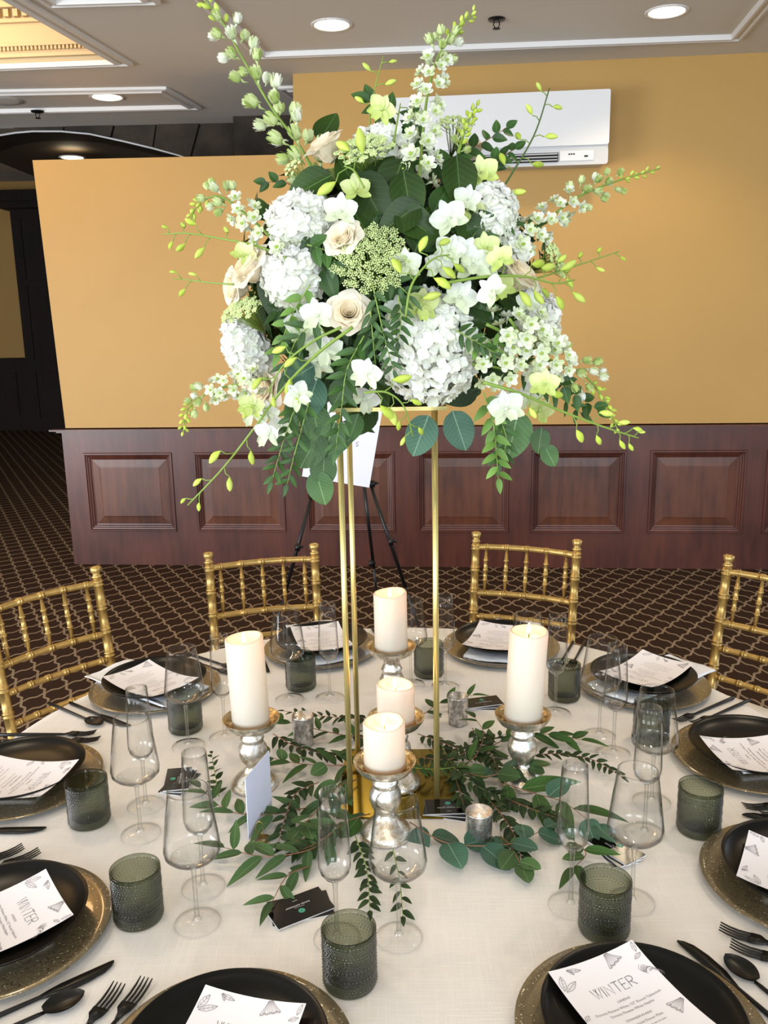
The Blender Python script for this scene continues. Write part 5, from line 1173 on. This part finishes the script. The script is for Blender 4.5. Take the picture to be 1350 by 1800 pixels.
# leafy sprigs in the arrangement (px x, px y, depth)
def SP(pts, *a, **k): return sprig(path3(pts), *a, parent=FA, **k)
SP([(525, 700, -.26), (500, 770, -.26), (478, 845, -.25)], 'smallg', 16, 1.3, 1.0)
SP([(545, 700, -.26), (520, 790, -.26), (505, 850, -.25)], 'smallg', 12, 1.2, 1.0)
SP([(850, 690, -.27), (866, 740, -.27), (872, 790, -.27), (876, 840, -.26)], 'vivid', 13, 1.2, .9, Mst=M_STEMG)
SP([(870, 720, -.26), (890, 770, -.26), (880, 810, -.26)], 'smallg', 8, 1.3, 1.1)
SP([(540, 345, -.10), (505, 322, -.08), (468, 320, -.07)], 'mid', 5, .42, .34, Mst=M_STEMR)
SP([(760, 330, -.15), (800, 280, -.12), (850, 250, -.10), (890, 225, -.08)], 'mid', 12, .55, .35, Mst=M_STEMR)
SP([(830, 340, -.16), (860, 290, -.13), (905, 262, -.10)], 'mid', 11, .5, .35, Mst=M_STEMR)
SP([(700, 300, -.15), (700, 230, -.12), (680, 195, -.10), (650, 178, -.10)], 'mid', 6, .6, .5, Mst=M_STEMR)
SP([(760, 300, -.15), (735, 250, -.13), (730, 200, -.12)], 'mid', 7, .55, .45, Mst=M_STEMR)
SP([(655, 500, -.31), (668, 560, -.32), (680, 610, -.32), (692, 650, -.31)], 'lance', 14, .42, .32)
SP([(650, 530, -.31), (655, 590, -.32), (660, 640, -.31)], 'lance', 10, .4, .3)
SP([(700, 520, -.31), (705, 560, -.31), (700, 600, -.31)], 'smallg', 10, 1.2, .9)
SP([(640, 590, -.30), (610, 650, -.30), (600, 720, -.30), (590, 790, -.29)], 'smallg', 16, 1.5, 1.1)
SP([(560, 560, -.28), (520, 600, -.27), (500, 660, -.26)], 'lance', 9, .6, .45)
SP([(545, 500, -.26), (510, 560, -.25), (490, 620, -.24)], 'vivid', 10, 1.1, .9)
SP([(955, 650, -.20), (1000, 685, -.18), (1050, 720, -.16)], 'mid', 9, .5, .4)
SP([(900, 640, -.20), (960, 680, -.18), (1020, 725, -.17)], 'smallg', 12, 1.4, 1.1)
SP([(830, 600, -.27), (850, 620, -.27), (880, 600, -.26), (910, 590, -.25)], 'vivid', 12, .8, .7)
SP([(800, 580, -.28), (835, 600, -.28), (870, 620, -.27)], 'smallg', 12, 1.1, .9)
SP([(540, 430, -.25), (570, 440, -.26), (590, 460, -.27)], 'mid', 6, .5, .4)
SP([(900, 400, -.16), (940, 395, -.14), (960, 430, -.13)], 'smallg', 8, .9, .7)
SP([(840, 420, -.22), (870, 400, -.2), (905, 395, -.19)], 'smallg', 9, 1.0, .8)
SP([(680, 480, -.29), (700, 500, -.29), (720, 520, -.3)], 'lance', 6, .5, .4)
mb = MB(); q0 = leaf_mb(0.05, 0.0085, 5, 3, 0.3, 0.12, 0.9)
for k in range(30):
    x = random.uniform(480, 960); y = random.uniform(330, 725); a = random.uniform(0, 6.28)
    p = surf(x, y, .93); q = surf(x + 48 * cos(a), y + 48 * sin(a), 1.0)
    for j in range(9):
        pp = p.lerp(q, j / 8); t_ = (q - p).normalized(); sv = t_.cross(-CAM_D).normalized() * (1 if j % 2 else -1)
        mb.merge(q0, frame(pp, (-CAM_D + V((random.uniform(-.5, .5), 0, random.uniform(-.2, .5)))).normalized(), (sv * .7 + t_ + V((0, random.uniform(-.3, .3), 0))).normalized(), random.uniform(.5, .8)))
    mb.tube([p, q], .001, 5)
put('filler_sprigs', mb.mesh('filler_sprigs', M_LMID), FA, kind='stuff')
# ---- greenery lying on the table
GL = 0
def G(pts, kind, n, s0, s1, label, r=0.0012, mat=None, z=.012):
    P = [atz(x, y, TZ + z + dz) for x, y, dz in pts]
    c = spline(P, 24); base = T(P[0].x, P[0].y, TZ)
    h = thing('eucalyptus_sprig', label, 'greenery', base, 'loose greenery sprigs on the table')
    put('twig', MB().tube(c, [r * (1 - .5 * i / 24) for i in range(25)], 6).mesh('twig', mat or M_STEMR), h, base and Matrix.Identity(4))
    for j in range(n):
        f_ = 0.06 + 0.9 * j / max(1, n - 1); x = f_ * 23; i = int(x); t_ = (c[i + 1] - c[i]).normalized(); p = c[i].lerp(c[i + 1], x - i)
        sd = 1 if j % 2 else -1; up = V((0, 0, 1)); sv = up.cross(t_).normalized() * sd
        d_ = (sv * random.uniform(.5, 1.0) + t_ * 0.7 + up * random.uniform(-.02, .38)).normalized(); kd = kind if isinstance(kind, str) else random.choice(kind)
        s = (s0 + (s1 - s0) * f_) * random.uniform(.85, 1.15)
        LL = {'dark': .085, 'mid': .07, 'round': .048, 'roundg': .048, 'lance': .075, 'lanced': .075, 'vivid': .03, 'small': .024, 'smallg': .024}[kd] * s
        tipz = p.z + d_.z * LL - 0.24 * LL
        if tipz < TZ + .004: d_.z = (TZ + .006 + 0.24 * LL - p.z) / LL; d_.normalize()
        put('leaf', LM[kd], h, frame(p, (up + V((random.uniform(-.5, .5), random.uniform(-.6, .1), 0))).normalized(), d_, s))
    put('leaf', LM[kd], h, frame(c[-1], up, (c[-1] - c[-2]).normalized(), s1))
G([(540, 1420, 0), (470, 1432, .01), (400, 1425, .012), (352, 1385, .01)], 'lance', 12, 1.0, .8, 'long-leaved sprig reaching left toward the near left glasses')
G([(600, 1462, 0), (540, 1495, .01), (460, 1505, .01), (395, 1490, .01)], 'lance', 11, 1.05, .9, 'long-leaved sprig below the tall pale card')
G([(385, 1400, 0), (378, 1360, .02), (372, 1325, .03)], 'small', 12, 1.1, .8, 'short upright small-leaved tip beside the left candle holder', mat=M_STEMG)
G([(640, 1300, 0), (570, 1285, .01), (500, 1268, .01), (455, 1262, .01)], 'lanced', 12, .75, .6, 'dark leafy sprig behind the left votive')
G([(650, 1262, 0), (610, 1262, .01), (560, 1258, .01), (500, 1250, .01)], 'small', 22, 1.2, .9, 'small-leaved dark sprig behind the poles at left')
G([(640, 1345, .0), (570, 1345, .01), (510, 1340, .015), (455, 1325, .01)], ('lanced', 'roundg'), 11, .95, .8, 'broad-leaved sprig in front of the left votive')
G([(628, 1370, 0), (590, 1385, .015), (560, 1420, .015), (530, 1455, .01)], ('roundg', 'lance'), 8, 1.3, 1.0, 'large-leaved sprig curling by the left front pole')
G([(650, 1430, 0), (590, 1450, .01), (520, 1480, .01)], ('mid', 'lance'), 9, .8, .7, 'broad dark sprig behind the near flute')
G([(600, 1450, .01), (560, 1480, .01), (515, 1500, .005)], 'small', 16, 1.3, 1.0, 'small-leaved sprig behind the near flute')
G([(625, 1470, 0), (645, 1530, .005), (650, 1600, .003)], 'small', 20, 1.2, .9, 'small-leaved sprig hanging toward the nearest tumbler', mat=M_STEMG)
G([(690, 1490, 0), (703, 1550, .003), (708, 1610, .003)], 'small', 10, 1.1, .9, 'thin small-leaved tip behind the nearest wine glass', mat=M_STEMG)
G([(545, 1522, 0), (505, 1540, .004), (478, 1585, .003)], 'lance', 5, .8, .7, 'long-leaved sprig poking out behind the nearest card')
G([(610, 1290, 0), (650, 1300, .01), (700, 1315, .01)], 'small', 16, 1.2, 1, 'small-leaved sprig between the gold poles')
G([(735, 1290, 0), (790, 1310, .015), (840, 1330, .015), (880, 1345, .01)], 'small', 30, 1.2, 1.0, 'dense small-leaved sprig right of the right pole')
G([(730, 1330, 0), (790, 1335, .02), (840, 1310, .02), (890, 1290, .01)], 'small', 28, 1.3, 1.0, 'small dark-leaved sprig toward the right candle holder')
G([(745, 1255, 0), (780, 1232, .01), (830, 1222, .02)], 'lanced', 6, .8, .6, 'dark long-leaved sprig beside the back right votive')
G([(800, 1350, 0), (835, 1330, .02), (850, 1290, .03), (835, 1262, .045)], ('lanced', 'mid'), 6, .75, .7, 'leafy sprig standing up by the back right votive')
G([(840, 1325, 0), (900, 1295, .012), (960, 1290, .012), (1020, 1300, .01)], 'lanced', 12, .95, .85, 'long-leaved sprig behind the right candle holder')
G([(900, 1335, 0), (970, 1325, .01), (1040, 1335, .01), (1092, 1365, .01)], 'small', 26, 1.2, .9, 'thin small-leaved sprig reaching right to the flutes', mat=M_STEMR)
G([(800, 1350, .01), (850, 1365, .02), (900, 1352, .03), (935, 1345, .03)], ('round', 'lanced', 'roundg'), 9, 1.1, .9, 'round-leaved sprig in front of the right candle holder')
G([(800, 1365, .0), (810, 1395, .01), (815, 1415, .01)], 'small', 14, 1.2, .9, 'small-leaved tip on the right edge of the gold base')
G([(850, 1395, 0), (880, 1430, .01), (905, 1470, .01), (918, 1515, .006)], 'small', 34, 1.2, 1.0, 'dense small-leaved sprig right of the front votive')
G([(880, 1400, 0), (930, 1420, .01), (985, 1440, .01)], 'small', 24, 1.2, 1.0, 'small-leaved sprig beside the large blue-green leaf')
G([(720, 1445, .004), (780, 1480, .01), (850, 1487, .015), (910, 1480, .012), (960, 1455, .01)], 'round', 9, 1.35, 1.05, 'silver-dollar eucalyptus sprig with round leaves in front of the votive', mat=M_STEMR)
G([(880, 1470, .01), (900, 1490, .01), (915, 1520, .006)], ('roundg', 'lance'), 4, 1.0, .9, 'short sprig with green oval leaves at right of the votive')
G([(880, 1375, .015), (940, 1395, .02), (990, 1410, .015), (1045, 1450, .01)], ('round', 'lanced'), 7, 1.6, 1.1, 'eucalyptus sprig with the largest blue-green leaf by the right flute')
G([(1010, 1480, .004), (1030, 1500, .004), (1010, 1525, .004)], ('roundg', 'lanced'), 4, .9, .8, 'short sprig tucked under the right black cards')

G([(770, 1300, .01), (800, 1350, .02), (845, 1385, .02), (880, 1400, .015)], 'small', 30, 1.2, 1.0, 'small-leaved sprig running down to the front votive', mat=M_STEMD)
G([(830, 1280, .01), (860, 1320, .02), (880, 1365, .02)], 'small', 22, 1.2, 1.0, 'small-leaved sprig left of the right candle holder')
G([(700, 1345, .01), (760, 1352, .02), (830, 1345, .02)], 'smallg', 20, 1.3, 1.0, 'fresh green small-leaved sprig across the gold base', mat=M_STEMG)
G([(560, 1375, .01), (520, 1395, .012), (500, 1440, .012), (490, 1480, .01)], 'small', 22, 1.4, 1.1, 'small-leaved sprig right of the tall pale card')
G([(480, 1290, .01), (520, 1312, .01), (570, 1325, .012), (620, 1330, .01)], 'small', 24, 1.3, 1.0, 'small-leaved sprig under the left votive')
